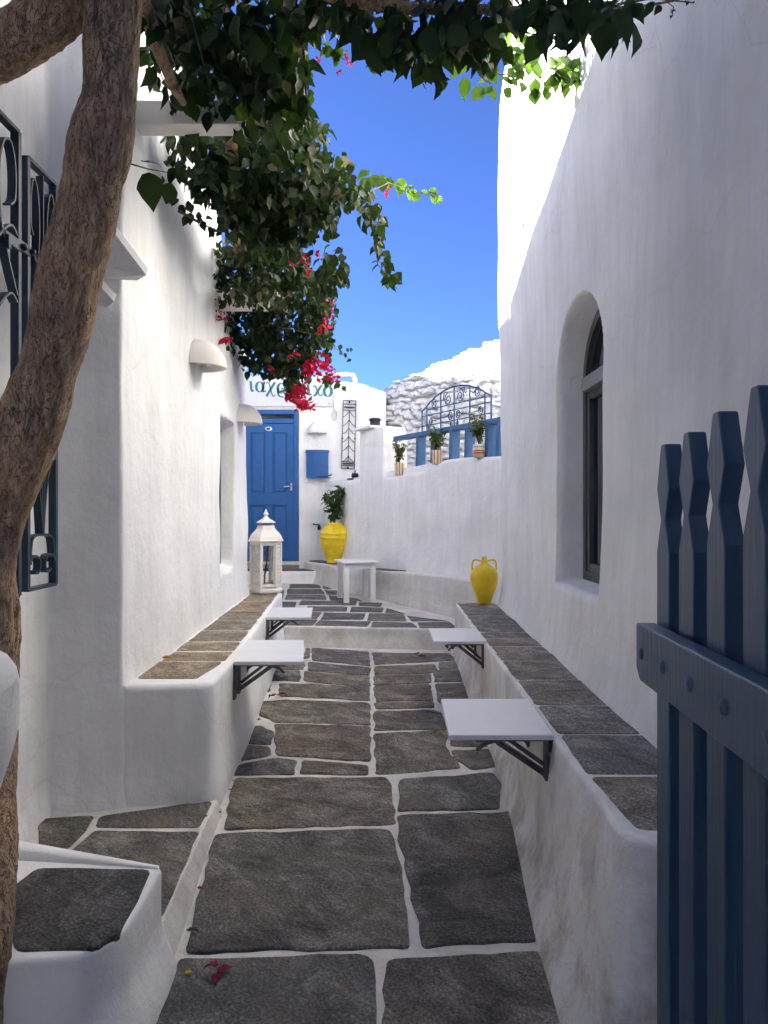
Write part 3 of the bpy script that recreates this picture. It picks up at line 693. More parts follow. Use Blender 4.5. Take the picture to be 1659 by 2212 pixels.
br = [(.652,1.93),(1.11,1.90),(1.11,7.03),(.69,7.03),(.685,4.6),(.675,2.9)]
ZR = .66
def off_br(x, y, z):
    if x > 1.0: return 0
    return .085*(1-sstep(2.2, 4.6, y))*(1-(z+.05)/.71)+.045*(1-sstep(.0, .16, z-zlow(y)))
bench_r = tag(plaster_solid('bench', br, [.10,.02,.02,.05,.02,.02], lambda x, y: -.1, lambda x, y: ZR, .02, .045, .045, off_br, M['lime_dirty'], None, wob=.016), 'whitewashed masonry bench with slate top and dirt streaks along the foot of the tall wall', 'bench', 'built-in benches of the lane')
zz_r = lambda x, y: ZR
joints = [1.99, 2.42, 2.86, 3.29, 3.79, 4.28, 4.52, 4.74, 5.03, 5.31, 5.54, 5.92, 6.19, 6.48, 6.98]
for a, b in zip(joints[:-1], joints[1:]):
    s = .014; xe = lambda y: lerp(.655, .675, (y-1.93)/.97) if y < 2.9 else lerp(.675, .69, (y-2.9)/4.1)
    slab([(xe(a)+(.055 if a < 2.1 else .024), a+s), (1.068, a+s), (1.068, b-s), (xe(b)+.024, b-s)], zz_r, M['slab_bench'], bench_r, h=.004, jit=.005, bev=.003)

# rounded block at the foot of the house, slate seat
ZK = .36
blk = [(-1.14,1.87),(-.80,1.92),(-.735,2.05),(-.745,2.41),(-1.32,2.47),(-1.16,1.93)]
def zblk(x, y): return ZK
block = tag(plaster_solid('bench', blk, [.03,.10,.10,.02,.03,.02], lambda x, y: -.1, zblk, .018, .03, .04, lambda x, y, z: .05*(1-sstep(0, .2, z)), M['lime'], None, wob=.012), 'small whitewashed block seat with one slate slab beside the tree trunk', 'bench', 'built-in benches of the lane')
zk = lambda x, y: ZK
slab([tuple(onz(x, y, ZK)[:2]) for x, y in [(78,1878),(325,1880),(296,1949),(256,2015),(200,2052),(36,2058),(12,1990),(25,1920)]], zk, M['slab_block'], block, h=.006, jit=.003)

rim = MB(); v = []
for k in range(9):
    t = k/8; x = lerp(-.755, -1.62, t); yb = lerp(2.400, 2.58, t); hh = .003+.042*t
    v += [(x, yb-.012-.06*t, ZK-.01), (x, yb-.010-.04*t, ZK+hh*.8), (x, yb, ZK+hh), (x, yb+.010+.05*t, ZK+hh*.7), (x, yb+.012+.06*t, ZK-.05)]
rim.add(v, [(i*5+k, i*5+k+1, i*5+6+k, i*5+5+k) for i in range(8) for k in range(4)]+[(0, 1, 2, 3, 4), (40, 41, 42, 43, 44)], True)
rim.build('rim', M['lime'], block)

# gate pillar stub at the left edge
gp = plaster_solid('gate_pillar', [(-1.5,1.35),(-.93,1.45),(-.862,1.68),(-.93,1.86),(-1.5,1.9)], .12, lambda x, y: -.2, lambda x, y: 1.22, .09, .03, .04,
    lambda x, y, z: -.15*sstep(1.13, .80, z)*0-.06*sstep(1.05, .75, z)-.03*(1-sstep(.3, .9, z)), M['lime'], None, wob=.012)
tag(gp, 'rounded whitewashed gate pillar partly hiding the foot of the trunk', 'pillar')

# ---------------------------------------------------------------- low wall at the back right, its ledge and pier
A, B = Vector((-.80, 11.0)), Vector((1.09, 7.60)); dirw = (B-A).normalized(); nrm = Vector((dirw.y, -dirw.x))   # nrm faces the lane
if nrm.y > 0: nrm = -nrm
def wp(s, t): p = A+dirw*s+nrm*t; return (p.x, p.y)
LW = (B-A).length
def s_of(px):                                                   # where the sight line of column px meets the wall line
    k = (px-CX)/F; t = (A.x-k*A.y)/(k*dirw.y-dirw.x); return t
def zt_low(x, y):
    s = (Vector((x, y))-A).dot(dirw)
    return 2.02+.02*sstep(1.9, 2.4, s)+.12*sstep(2.5, 3.2, s)-.03*sstep(3.4, 3.9, s)
lw = plaster_solid('low_wall', [wp(-.25, 0), wp(LW+.25, 0), wp(LW+.25, -.30), wp(-.25, -.30)], .04, lambda x, y: .2, zt_low, .05, .05, .05, lambda x, y, z: .05*(1-sstep(.8, 1.3, z)), M['lime'], None, wob=.03)
tag(lw, 'whitewashed garden wall carrying the striped pots and blue railing', 'wall')
s0, s1 = s_of(778), s_of(830)
pier = plaster_solid('pier', [wp(s0-.02, .012), wp(s1, .012), wp(s1, -.36), wp(s0-.02, -.36)], .04, lambda x, y: 1.6, lambda x, y: 2.70, .04, .04, .05, None, M['lime'], lw, wob=.02)
cp = MB(); c = A+dirw*(s0+.18)+nrm*(-.14); ang = math.atan2(dirw.y, dirw.x)
cp.box((c.x, c.y, 2.715), (.56, .46, .035), ang, .012); cp.build('coping', M['lime'], lw)
# seat ledge in front of the low wall
def zt_led(x, y): return .785+.05*sstep(10, 8, y)
le = plaster_solid('wall_ledge', [wp(-.38, .30), wp(1.5, .27), wp(LW-.15, .20), wp(LW+.15, .19), wp(LW+.15, -.02), wp(-.38, -.02)], [.04,.02,.1,.02,.02,.02], lambda x, y: .2, zt_led, .025, .06, .06, lambda x, y, z: .04*(1-sstep(.0, .15, z-zup(y))), M['lime_worn'], None, wob=.02)
tag(le, 'narrow worn whitewashed ledge running along the foot of the garden wall', 'ledge')
zls = lambda x, y: zt_led(x, y)
for a, b in ((-.30, .62), (.64, 1.45), (1.47, 2.3)):
    slab([wp(a, .03), wp(b, .03), wp(b, .245-.02*b/2), wp(a, .255)], zls, M['slab_far'], le, h=.012, jit=.006)

# ---------------------------------------------------------------- rubble wall behind: every stone its own piece
SA, SB = Vector((-.75, 12.6)), Vector((2.6, 8.15)); sd = (SB-SA).normalized(); sn = Vector((sd.y, -sd.x))
if sn.y > 0: sn = -sn
LS = (SB-SA).length
def top_s(s): return 3.60+.34*sstep(.6, 3.0, s)+.18*sstep(2.2, 4.4, s)
def bat(z): return -(max(0, z-2.0)*.10)-(max(0, z-3.35)**2)*.8       # the face leans back and rolls over at its top
def sp(s, z, o=0): p = SA+sd*s+sn*(bat(z)+o); return Vector((p.x, p.y, z))
core = MB(); ns, nz = 90, 46
v = []
for j in range(nz+1):
    for i in range(ns+1):
        s = LS*i/ns; t = j/nz; z = lerp(1.2, top_s(s), t)
        v.append(sp(s, z, -.045+noise.noise(Vector((s*2, z*2, 5)))*.03+noise.noise(Vector((s*7, z*7, 2)))*.012))
core.add(v, [(j*(ns+1)+i, j*(ns+1)+i+1, (j+1)*(ns+1)+i+1, (j+1)*(ns+1)+i) for j in range(nz) for i in range(ns)], True)
bk = []
for i in range(ns+1):
    q = Vector(v[nz*(ns+1)+i]); q2 = q-Vector((sn.x, sn.y, 0))*1.5; bk.append((q2.x, q2.y, q.z+.18))
core.add([v[nz*(ns+1)+i] for i in range(ns+1)]+bk, [(i, i+1, ns+2+i, ns+1+i) for i in range(ns)], True)
bb = [(p[0], p[1], 1.2) for p in bk]
core.add(bk+bb, [(i, i+1, ns+2+i, ns+1+i) for i in range(ns)])
core.add([v[j*(ns+1)] for j in range(nz+1)]+[bk[0], bb[0]], [tuple(range(nz+3))]); core.add([v[j*(ns+1)+ns] for j in range(nz+1)]+[bk[-1], bb[-1]], [tuple(range(nz+3))])
rubble = empty('rubble_wall', (.6, 11, 1.2), 'rough wall of limewashed rubble stones rising behind the blue railing', 'wall')
core.build('core', M['rubble_bed'], rubble, recalc=False)
def stone(s, z, w, h):
    n = random.randint(5, 8); ph = random.random()*6.28; mb = MB(); dep = random.uniform(.035, .10); til = random.uniform(-.45, .45)
    o = []
    for k in range(n):
        a = ph+2*math.pi*k/n+random.uniform(-.2, .2); e = random.uniform(.86, 1.1)
        cx = math.copysign(abs(math.cos(a))**.62, math.cos(a)); sx = math.copysign(abs(math.sin(a))**.62, math.sin(a))
        u, t = cx*w/2*e, sx*h/2*e; o.append((u*math.cos(til)-t*math.sin(til)*.5, t+u*math.sin(til)*.35))
    v = [sp(s+u, z+t, -.05) for u, t in o]+[sp(s+u*.97, z+t*.97, dep*.45+random.uniform(-.012, .012)) for u, t in o]+[sp(s+u*.70, z+t*.66, dep+random.uniform(-.022, .022)) for u, t in o]
    f = [(i*n+k, i*n+(k+1) % n, (i+1)*n+(k+1) % n, (i+1)*n+k) for i in range(2) for k in range(n)]+[tuple(2*n+k for k in range(n))]
    mb.add(v, f, False); return mb
z = 2.10; SL = []
while z < 4.1:
    hrow = random.uniform(.065, .115); s = .38+random.uniform(0, .12)
    while s < 3.98:
        w = random.uniform(.09, .24)*(1.0 if random.random() < .85 else 1.5)
        zz_ = z+random.uniform(-.03, .03)+noise.noise(Vector((s, z, 0)))*.06
        if zz_+hrow*.5 < top_s(s)+.05 and not (s < 1.1 and zz_ > 2.8+.55*s/1.1): SL.append((s+w/2, zz_, w*.98, hrow*random.uniform(.8, 1.2)))
        s += w*1.02
    z += hrow*.96
SL.sort(key=lambda q: -q[2]*q[3])
for q in SL[:290]: stone(*q).build('stone', M['lime_stone'], rubble, recalc=False)
rest = MB()
for q in SL[290:]:
    m_ = stone(*q); rest.add(m_.v, m_.f)
if rest.v: rest.build('small_stones', M['lime_stone'], rubble, recalc=False)['kind'] = 'stuff'

# ---------------------------------------------------------------- plants and objects
LEAF = [(0,0,0),(.20,.10,0),(.40,.28,0),(.42,.48,0),(.30,.70,0),(.12,.88,0),(0,1.04,0),(-.12,.88,0),(-.30,.70,0),(-.42,.48,0),(-.40,.28,0),(-.20,.10,0)]
MID = [(0,.26,0),(0,.50,0),(0,.74,0)]
def leaf_vf(fold, curl, nar=1.0):
    v = []
    for x, y, z in LEAF+MID:
        v.append((x*nar*math.cos(fold)*random.uniform(.93, 1.07), y+random.uniform(-.02, .02), abs(x)*nar*math.sin(fold)-curl*(y-.4)*abs(y-.4)*1.4+(random.uniform(-.055, .055) if abs(x) > .15 else 0)))
    f = [(0, 1, 12), (1, 2, 12), (2, 3, 13, 12), (3, 4, 14, 13), (4, 5, 14), (5, 6, 14), (6, 7, 14), (7, 8, 14), (8, 9, 13, 14), (9, 10, 12, 13), (10, 11, 12), (11, 0, 12)]
    return v, f
LV = [leaf_vf(random.uniform(-.1, .55), random.uniform(-.5, .9), random.uniform(.8, 1.08)) for _ in range(12)]
LVN = [leaf_vf(random.uniform(.05, .4), random.uniform(-.1, .5), .62) for _ in range(4)]
def frame(tip, nrm_):
    y = Vector(tip).normalized(); z = Vector(nrm_); z = (z-y*z.dot(y))
    z = z.normalized() if z.length > 1e-4 else y.orthogonal().normalized(); x = y.cross(z)
    return Matrix(((x.x, y.x, z.x), (x.y, y.y, z.y), (x.z, y.z, z.z)))
def rv(): 
    while True:
        p = Vector((random.uniform(-1, 1), random.uniform(-1, 1), random.uniform(-1, 1)))
        if .05 < p.length < 1: return p
class Leaves:
    def __init__(s): s.items = []
    def put(s, p, size, tip=None, nr=None, mat='leaf', narrow=False):
        tip = tip if tip is not None else Vector((0, 0, -.7))+rv()*.8
        nr = nr if nr is not None else rv()+Vector((0, -.55, .35))
        s.items.append((Vector(p), size, frame(tip, nr), mat, random.randrange(4 if narrow else 12), narrow))
    def build(s, parent, nmax, name='leaf', stuff='foliage'):
        def key(it):
            p = it[0]; Y = max(p.y, .3); px = CX+p.x/Y*F; py = CY-(p.z-H)/Y*F
            return it[1]/Y if (-40 < px < 1700 and -40 < py < 2250) else 0
        its = sorted(s.items, key=key, reverse=True); cache = {}
        org = parent.location
        for p, size, fr_, mat, k, nrw in its[:nmax]:
            kk = (mat, k, nrw)
            if kk not in cache:
                mb = MB(); v, f = (LVN if nrw else LV)[k]; mb.add(v, f, True); cache[kk] = mb.mesh(name, M[mat], False)
            o = link(bpy.data.objects.new(name, cache[kk])); o.parent = parent
            o.matrix_local = Matrix.Translation(p-org) @ (fr_*size).to_4x4()
        by = {}
        for it in its[nmax:]: by.setdefault(it[3], []).append(it)
        if by:
            mats = list(by); mb = MB(); idx = []
            for mi, mt in enumerate(mats):
                for p, size, fr_, mat, k, nrw in by[mt]:
                    v, f = (LVN if nrw else LV)[k]; q = fr_*size
                    mb.add([p+q @ Vector(a) for a in v], f, True); idx += [mi]*len(f)
            o = mb.build(stuff, [M[m_] for m_ in mats], parent, False); o['kind'] = 'stuff'
            o.data.polygons.foreach_set('material_index', idx)

# --- the old tree with its vine canopy
tree = empty('bougainvillea', (-1.22, 2.2, 0), 'old bougainvillea with thick brown leaning trunk, dark leaf canopy and pink flowers', 'tree')
TY = 2.2
def rough_tube(pts, rad, n, name, seg=.012, amp=.012):
    P = [Vector(p) for p in pts]; fine = []; fr_ = []
    m = len(P)
    for i in range(m-1):
        L = (P[i+1]-P[i]).length; k = max(2, int(L/seg))
        for j in range(k):
            t = j/k; a = P[max(i-1, 0)]; b = P[i]; c = P[i+1]; d = P[min(i+2, m-1)]
            q = .5*((2*b)+(c-a)*t+(2*a-5*b+4*c-d)*t*t+(3*b-a-3*c+d)*t**3)
            ra, rb, rc, rd = rad[max(i-1, 0)], rad[i], rad[i+1], rad[min(i+2, m-1)]
            fine.append(q); fr_.append(.5*((2*rb)+(rc-ra)*t+(2*ra-5*rb+4*rc-rd)*t*t+(3*rb-ra-3*rc+rd)*t**3))
    fine.append(P[-1]); fr_.append(rad[-1])
    v = []; up = Vector((0, -1, 0)); mm = len(fine)
    for i, p in enumerate(fine):
        d = (fine[min(i+2, mm-1)]-fine[max(i-2, 0)]).normalized(); u = (up-d*up.dot(d)).normalized(); w = d.cross(u)
        for k in range(n):
            a = 2*math.pi*k/n; dr = u*math.cos(a)+w*math.sin(a); q = p+dr*fr_[i]
            big = noise.noise(q*4.5)*.008+noise.noise(Vector((q.x*11, q.y*11, q.z*5)))*.007
            rid = (1-abs(noise.noise(Vector((q.x*34, q.y*34, q.z*9)))*2))*.55+noise.noise(Vector((q.x*70, q.y*70, q.z*26)))*.5
            v.append(p+dr*(fr_[i]+(big+rid*amp*.55)*min(1, fr_[i]/.06)))
    mb = MB(); mb.add(v, [(i*n+k, i*n+(k+1) % n, (i+1)*n+(k+1) % n, (i+1)*n+k) for i in range(mm-1) for k in range(n)], True)
    mb.f += [tuple(range(n))[::-1], tuple((mm-1)*n+k for k in range(n))]; mb.sm += [False]*2
    return mb.build(name, M['bark'], tree, False)
TR = [(-45,2330,150),(-38,2200,118),(-25,2080,104),(-14,1950,96),(-8,1830,97),(-10,1640,97),(-10,1450,112),(-12,1320,122),(-18,1230,112),(2,1130,114),(28,1030,142),(60,930,154),(92,836,150),(106,792,140),(125,720,146),(150,594,152),(176,504,146),(200,400,146),(215,324,156),(236,216,136),(240,108,140),(247,0,140),(262,-150,150),(280,-330,140)]
ty = lambda y: TY-.30*sstep(1500, 2100, y)
rough_tube([at(x, y, ty(y)) for x, y, w in TR], [w*.415/F*ty(y) for x, y, w in TR], 72, 'trunk')
LB = [(235,-60,90),(150,0,128),(60,70,132),(-40,125,128),(-160,170,120)]
rough_tube([at(x, y, TY-.02) for x, y, w in LB], [w*.42/F*TY for x, y, w in LB], 48, 'limb')
LB2 = [(285,-40,50),(318,30,34),(343,110,28),(374,182,25),(396,222,18)]
rough_tube([at(x, y, 2.5+.18*i) for i, (x, y, w) in enumerate(LB2)], [w/2/F*2.7 for x, y, w in LB2], 24, 'limb', .02, .006)
LB3 = [(470,120,26),(496,300,28),(513,400,24),(506,470,26),(512,540,20)]
rough_tube([at(x, y, 3.6+.45*i) for i, (x, y, w) in enumerate(LB3)], [w/2/F*4.4 for x, y, w in LB3], 16, 'limb', .03, .004)
LB4 = [(300,-120,50),(560,-60,40),(820,10,28),(1060,20,18),(1330,20,8),(1500,-8,4)]
rough_tube([at(x, y, 2.5) for x, y, w in LB4], [w/2/F*2.5 for x, y, w in LB4], 16, 'limb', .03, .004)
def twig(pts, r0=.006, r1=.002):
    n_ = len(pts); tw = MB(); tw.tube([at(*p) for p in pts], [lerp(r0, r1, i/(n_-1)) for i in range(n_)], 6); tw.build('twig', M['twig'], tree, False)
twig([(385,455,4.2),(420,475,4.2),(450,490,4.3),(480,502,4.4)], .010)
twig([(480,640,5.8),(520,655,5.8),(560,665,5.9),(600,655,6.0)], .012, .006)
twig([(730,420,4.9),(775,425,5.2),(840,395,5.5),(900,415,5.8),(950,425,5.8)])
twig([(740,410,4.8),(775,440,4.9),(800,480,4.9),(822,510,4.9),(815,570,4.9),(840,600,4.9),(858,625,4.9)])
twig([(940,120,3.6),(1010,130,3.8),(1080,160,4.0),(1160,170,4.0),(1240,150,4.0)], .008)
twig([(1330,10,2.4),(1400,-2,2.4),(1470,-6,2.4)], .004)
twig([(1440,4,2.4),(1455,15,2.4),(1452,35,2.4)], .0015); twig([(1430,0,2.4),(1480,4,2.4),(1500,6,2.4)], .0015)
twig([(655,100,3.0),(660,170,3.1),(662,240,3.2),(640,270,3.3)])
twig([(660,90,3.2),(700,95,3.3),(745,130,3.4)], .003)
twig([(285,355,2.3),(320,365,2.4),(360,372,2.6)], .003)
twig([(690,740,6.3),(715,750,6.3),(735,757,6.3)], .004)
for _ in range(26):
    x, y, Y = random.uniform(480, 660), random.uniform(320, 720), random.uniform(4.6, 6.3)
    twig([(x, y, Y), (x+random.uniform(-40, 40), y+random.uniform(-40, 40), Y+.05), (x+random.uniform(-50, 50), y+random.uniform(-50, 40), Y+.1)], .004, .0015)
LF = Leaves()
def blob(x, y, Y, rx, ry, size, dens=3.0, dY=.25, mat='leaf'):
    px = size/Y*F; k = int(dens*math.pi*rx*ry/(.55*px*px))+1
    for _ in range(k):
        while True:
            a, b, c = random.uniform(-1, 1), random.uniform(-1, 1), random.uniform(-1, 1)
            if a*a+b*b+c*c < 1: break
        mm = mat
        if mat == 'leaf':
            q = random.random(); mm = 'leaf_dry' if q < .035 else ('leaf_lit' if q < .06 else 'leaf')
        LF.put(at(x+a*rx, y+b*ry-size*F/Y*.35, Y+c*dY), size*random.uniform(.55, 1.25), mat=mm)
UPC = [(540,270,3.8,55,32),(470,255,3.9,60,28),(420,240,3.9,40,26),(600,285,4.0,50,30),(390,290,4.0,40,22),(640,255,3.8,36,40),(500,150,3.4,70,60),(560,160,3.4,60,60),(350,30,2.9,50,60),(385,70,3.1,70,70),(430,120,3.3,70,80),(470,60,3.1,70,80),(560,70,3.0,90,80),(500,190,3.5,80,60),(575,210,3.4,65,60),(600,160,3.2,60,70),(640,110,3.1,40,75),(640,210,3.3,28,60),(610,255,3.4,40,35),
 (680,30,2.9,70,50),(740,30,2.7,60,50),(800,50,2.7,60,65),(815,120,2.8,40,35),(880,60,2.7,70,70),(900,130,2.8,60,40),(960,60,2.6,60,70),(945,160,2.8,30,28),(1020,50,2.6,60,60),(1090,30,2.5,60,45),(1160,20,2.5,60,40),(1180,70,2.5,45,40),(1240,20,2.4,55,30),(1260,60,2.4,45,40),(1310,40,2.35,45,45),(1350,50,2.35,38,40),
 (345,120,3.4,30,50),(350,180,3.5,22,24),(400,200,3.5,40,40),(420,-60,3.0,120,80),(600,-80,2.9,140,80),(800,-80,2.8,140,80),(1000,-70,2.7,140,70),(1200,-70,2.6,130,60),(1050,120,2.9,45,40),(1010,100,2.8,50,50)]
for x, y, Y, rx, ry in UPC: blob(x, y, Y, rx, ry, .088, 5.0, .35)
for x, y, Y, rx, ry in [(400,-250,2.4,250,140),(800,-260,2.2,300,140),(1100,-240,2.1,220,120),(100,-220,2.4,250,130)]: blob(x, y, Y, rx, ry, .10, 3.0, .6)  # leaves out of view overhead, added for the shade they cast
MIDB = [(600,400,4.7,80,60),(700,440,4.9,50,50),(735,600,5.1,16,22),(520,460,4.7,60,50),(590,450,4.9,80,60),(420,310,4.2,45,25),(440,360,4.3,70,60),(500,350,4.3,70,60),(570,340,4.4,80,60),(640,300,4.4,50,40),(680,300,4.5,32,35),(650,370,4.5,75,65),(710,370,4.7,50,50),(740,410,4.8,40,40),(560,420,4.6,80,50),(470,410,4.4,55,35),(640,450,4.8,75,60),(560,490,4.8,60,55),(500,480,4.6,40,40),(620,520,5.0,70,50),(690,480,4.9,35,50),(720,580,5.1,30,50),(700,620,5.2,28,30),(545,540,5.4,50,40),
 (775,430,4.9,35,28),(800,470,4.9,26,30),(820,495,4.9,18,22),(815,540,4.9,14,24),(825,580,4.9,14,20),(850,610,4.9,18,20)]
for x, y, Y, rx, ry in MIDB: blob(x, y, Y, rx, ry, .078, 4.0, .32)
LOB = [(520,640,5.5,60,30),(580,650,5.5,50,26),(560,620,5.4,60,30),(470,585,5.8,28,40),(462,610,5.8,20,20),(520,540,5.6,60,35),(600,560,5.7,60,40),(660,610,5.9,50,45),(490,720,6.2,25,50),(700,665,6.2,30,30),(500,580,5.9,50,40),(560,580,5.9,60,50),(620,580,5.9,60,50),(490,640,6.0,45,40),(560,650,6.2,70,50),(640,640,6.2,65,50),(540,700,6.3,55,50),(610,710,6.4,70,50),(680,690,6.3,45,50),(560,760,6.5,50,45),(620,770,6.5,60,45),(680,750,6.4,40,40),(590,800,6.6,40,18),(640,800,6.6,40,30),(632,835,6.6,24,26),(540,795,6.6,22,18)]
for x, y, Y, rx, ry in LOB: blob(x, y, Y, rx, ry, .066, 3.8, .34)
for _ in range(900):                                            # vine carried on above the picture, added to shade the foreground
    LF.put(Vector((random.uniform(-1.5, 1.0), random.uniform(-1.6, 2.0), random.uniform(3.6, 4.1))), .12)
# single leaves that read on their own
LF.put(at(322,372,2.35), .125, Vector((.1, 0, -1)), Vector((.1, -1, .1))); LF.put(at(305,352,2.3), .06, Vector((1, 0, .05)), Vector((0, -.4, 1))); LF.put(at(372,395,2.8), .09, Vector((-.3, 0, -1)), Vector((.4, -1, 0)))
def line(pts, k, size, mat, j=10):
    for i in range(k):
        t = i/(k-1)*(len(pts)-1); a = min(int(t), len(pts)-2); u = t-a
        p = [lerp(pts[a][q], pts[a+1][q], u) for q in range(3)]
        LF.put(at(p[0]+random.uniform(-j, j), p[1]+random.uniform(-j, j), p[2]), size*random.uniform(.75, 1.15)*(1-.35*t/(len(pts)-1)), mat=mat, nr=rv()*.6+Vector((0, -1, .2)))
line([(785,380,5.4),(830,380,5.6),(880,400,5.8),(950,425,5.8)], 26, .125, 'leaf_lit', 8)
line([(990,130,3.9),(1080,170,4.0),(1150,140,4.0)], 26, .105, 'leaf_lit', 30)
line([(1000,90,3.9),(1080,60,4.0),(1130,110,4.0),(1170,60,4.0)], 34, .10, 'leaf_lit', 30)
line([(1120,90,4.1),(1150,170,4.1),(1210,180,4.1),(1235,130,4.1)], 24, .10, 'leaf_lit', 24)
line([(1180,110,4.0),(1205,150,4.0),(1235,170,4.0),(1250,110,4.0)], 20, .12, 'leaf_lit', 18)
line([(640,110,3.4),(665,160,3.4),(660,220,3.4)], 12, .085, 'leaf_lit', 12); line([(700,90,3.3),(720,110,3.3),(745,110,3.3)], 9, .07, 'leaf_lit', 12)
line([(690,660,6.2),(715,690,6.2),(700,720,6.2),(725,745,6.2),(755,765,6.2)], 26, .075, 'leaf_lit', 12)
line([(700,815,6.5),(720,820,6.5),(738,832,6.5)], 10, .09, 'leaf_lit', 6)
line([(400,440,4.2),(430,470,4.2),(470,495,4.4)], 14, .07, 'leaf', 12)
line([(375,330,4.2),(360,400,4.2),(400,440,4.2)], 10, .085, 'leaf', 12)
line([(1420,10,2.4),(1432,15,2.4)], 2, .05, 'leaf', 3); line([(1450,20,2.4),(1452,35,2.4)], 5, .014, 'leaf', 4); line([(1480,5,2.4),(1505,4,2.4)], 4, .014, 'leaf', 4)
LF.build(tree, 300)
# flowers
FM = []
for _ in range(4):
    mb = MB()
    for q in range(5):
        v, f = leaf_vf(random.uniform(.2, .6), random.uniform(.3, .8), .9); fr_ = frame(rv()*.8+Vector((0, -.2, .2)), rv())
        off_ = rv()*.25; mb.add([fr_ @ Vector(a)*.75+off_ for a in v], f)
    FM.append(mb.mesh('flower', M['bract'], False))
def flower(x, y, Y, size):
    o = link(bpy.data.objects.new('flower', random.choice(FM))); o.parent = tree
    o.matrix_local = Matrix.Translation(at(x, y, Y)-tree.location) @ (frame(rv(), rv())*size).to_4x4()
for x, y, Y, sz in [(690,128,3.4,.025),(752,132,3.4,.045),(732,157,3.4,.03),(1220,60,3.9,.07),(1302,44,3.9,.04),(838,415,5.6,.06),(825,408,5.6,.04),
    (552,290,4.3,.05),(560,302,4.3,.05),(545,285,4.3,.03),(630,570,5.0,.05),(655,555,5.0,.06),(665,585,5.0,.05),(686,548,5.0,.05),(645,555,5.0,.04),(660,560,5,.05),
    (472,650,5.6,.06),(470,672,5.6,.06),(480,690,5.6,.06),(487,738,5.7,.09),(466,685,5.6,.05),(575,600,5.6,.03),(508,500,4.6,.03),
    (700,634,5.9,.05),(712,630,5.9,.05),(706,640,5.9,.05),(718,652,5.9,.04),(716,676,6,.06),(702,692,6,.06),(708,708,6,.06),(694,712,6,.06),(690,715,6,.05),
    (628,770,6.1,.05),(640,765,6.1,.05)]: flower(x, y, Y, sz)
for _ in range(30): flower(random.gauss(682, 15), random.gauss(795, 12), 6.25+random.uniform(-.1, .1), random.uniform(.05, .08))
for _ in range(9): flower(random.gauss(715, 10), random.gauss(812, 8), 6.25, .05)
for _ in range(34): flower(random.gauss(650, 13), random.gauss(858, 14), 6.35+random.uniform(-.1, .1), random.uniform(.045, .075))
for x, y in ((660,790),(665,825),(690,822),(640,838),(624,850),(630,866),(642,883),(660,880),(585,796),(672,880)): flower(x, y, 6.3, .055)

# --- pergola beams out of the house wall, with their wires
def beam(Y, zb, h, dpt, x0, x1, cut, label):
    mb = MB(); e = cut
    mb.add([(x0, Y, zb), (x1-e, Y, zb), (x1, Y, zb+h), (x0, Y, zb+h), (x0, Y+dpt, zb), (x1-e, Y+dpt, zb), (x1, Y+dpt, zb+h), (x0, Y+dpt, zb+h)],
           [(0, 1, 2, 3), (4, 7, 6, 5), (0, 4, 5, 1), (3, 2, 6, 7), (0, 3, 7, 4), (1, 5, 6, 2)])
    o = mb.build('pergola_beam', M['cream'])
    bv = o.modifiers.new('b', 'BEVEL'); bv.width = .006; bv.segments = 2
    return tag(o, label, 'beam', 'pergola beams under the vine')
b1 = beam(3.62, 1.55+838*3.62/F, .122, .12, -1.42, -.68, .05, 'cream beam end with two wires hooked into it, beside the trunk')
b2 = beam(5.6, 3.15, .12, .13, -1.45, -.82, .08, 'cream beam end half buried in the lower leaves')
b3 = beam(4.4, 3.52, .12, .13, -1.45, -.70, .08, 'cream beam hidden behind the dark leaves of the vine'); bpy.data.objects.remove(b3)
for (x0, y0, x1, y1, lb) in ((345,150,372,243,'short thin dark wire hooked into the cream beam next to the trunk'),(402,-8,468,250,'long thin dark wire running up through the leaves from the beam end')):
    wi = MB(); a, b = at(x1, y1, 3.612), at(x0, y0, 3.3 if x0 < 400 else 2.5); wi.tube([b, a.lerp(b, .5)+Vector((.004, 0, -.006)), a], .0034, 6); wi.tube([a+Vector((0, -.012, -.012)), a+Vector((0, .004, .008))], .010, 8)
    tag(wi.build('hanging_wire', M['black_iron']), lb, 'wire', 'wires of the pergola beam')

# --- round plaster wall lamps
def lamp(c, ax, ay, r, h, label):
    """quarter dome open below; ax = along the wall, ay = out of the wall"""
    ax, ay = Vector(ax), Vector(ay); c = Vector(c); mb = MB(); n, m = 20, 9
    def shell(k, dz): 
        v = []
        for j in range(m+1):
            e = j/m*math.pi/2
            for i in range(n+1):
                a = math.pi*i/n; v.append(c+ax*(math.cos(a)*math.cos(e)*r*k)+ay*(math.sin(a)*math.cos(e)*r*1.12*k)+Vector((0, 0, h*(math.sin(e)**.92)*k+dz)))
        return v
    q = lambda v: [(j*(n+1)+i, j*(n+1)+i+1, (j+1)*(n+1)+i+1, (j+1)*(n+1)+i) for j in range(m) for i in range(n)]
    o_ = shell(1, 0); i_ = shell(.88, 0)
    mb.add(o_, q(o_), True); mb.add(i_, [f[::-1] for f in q(i_)], True)
    mb.add([o_[i] for i in range(n+1)]+[i_[i] for i in range(n+1)], [(i, n+1+i, n+2+i, i+1) for i in range(n)])
    root = empty('wall_lamp', c, label, 'wall lamp', 'round plaster wall lamps')
    mb.build('lamp_shade', M['lampshade'], root, False)
    bp = MB(); bp.box(c+ay*.010+Vector((0, 0, h*.42)), (abs(ax.x)*.12+abs(ay.x)*.03+.01, abs(ax.y)*.12+abs(ay.y)*.03+.01, .10), 0, .004); bp.build('back_plate', M['white_wood'], root)
    bu = MB(); bu.lathe([(.001, -.05), (.022, -.045), (.03, -.02), (.022, .01), (.014, .03)], c+ay*r*.5+Vector((0, 0, h*.30)), 14); bu.build('bulb', M['white_board'], root)
    return root
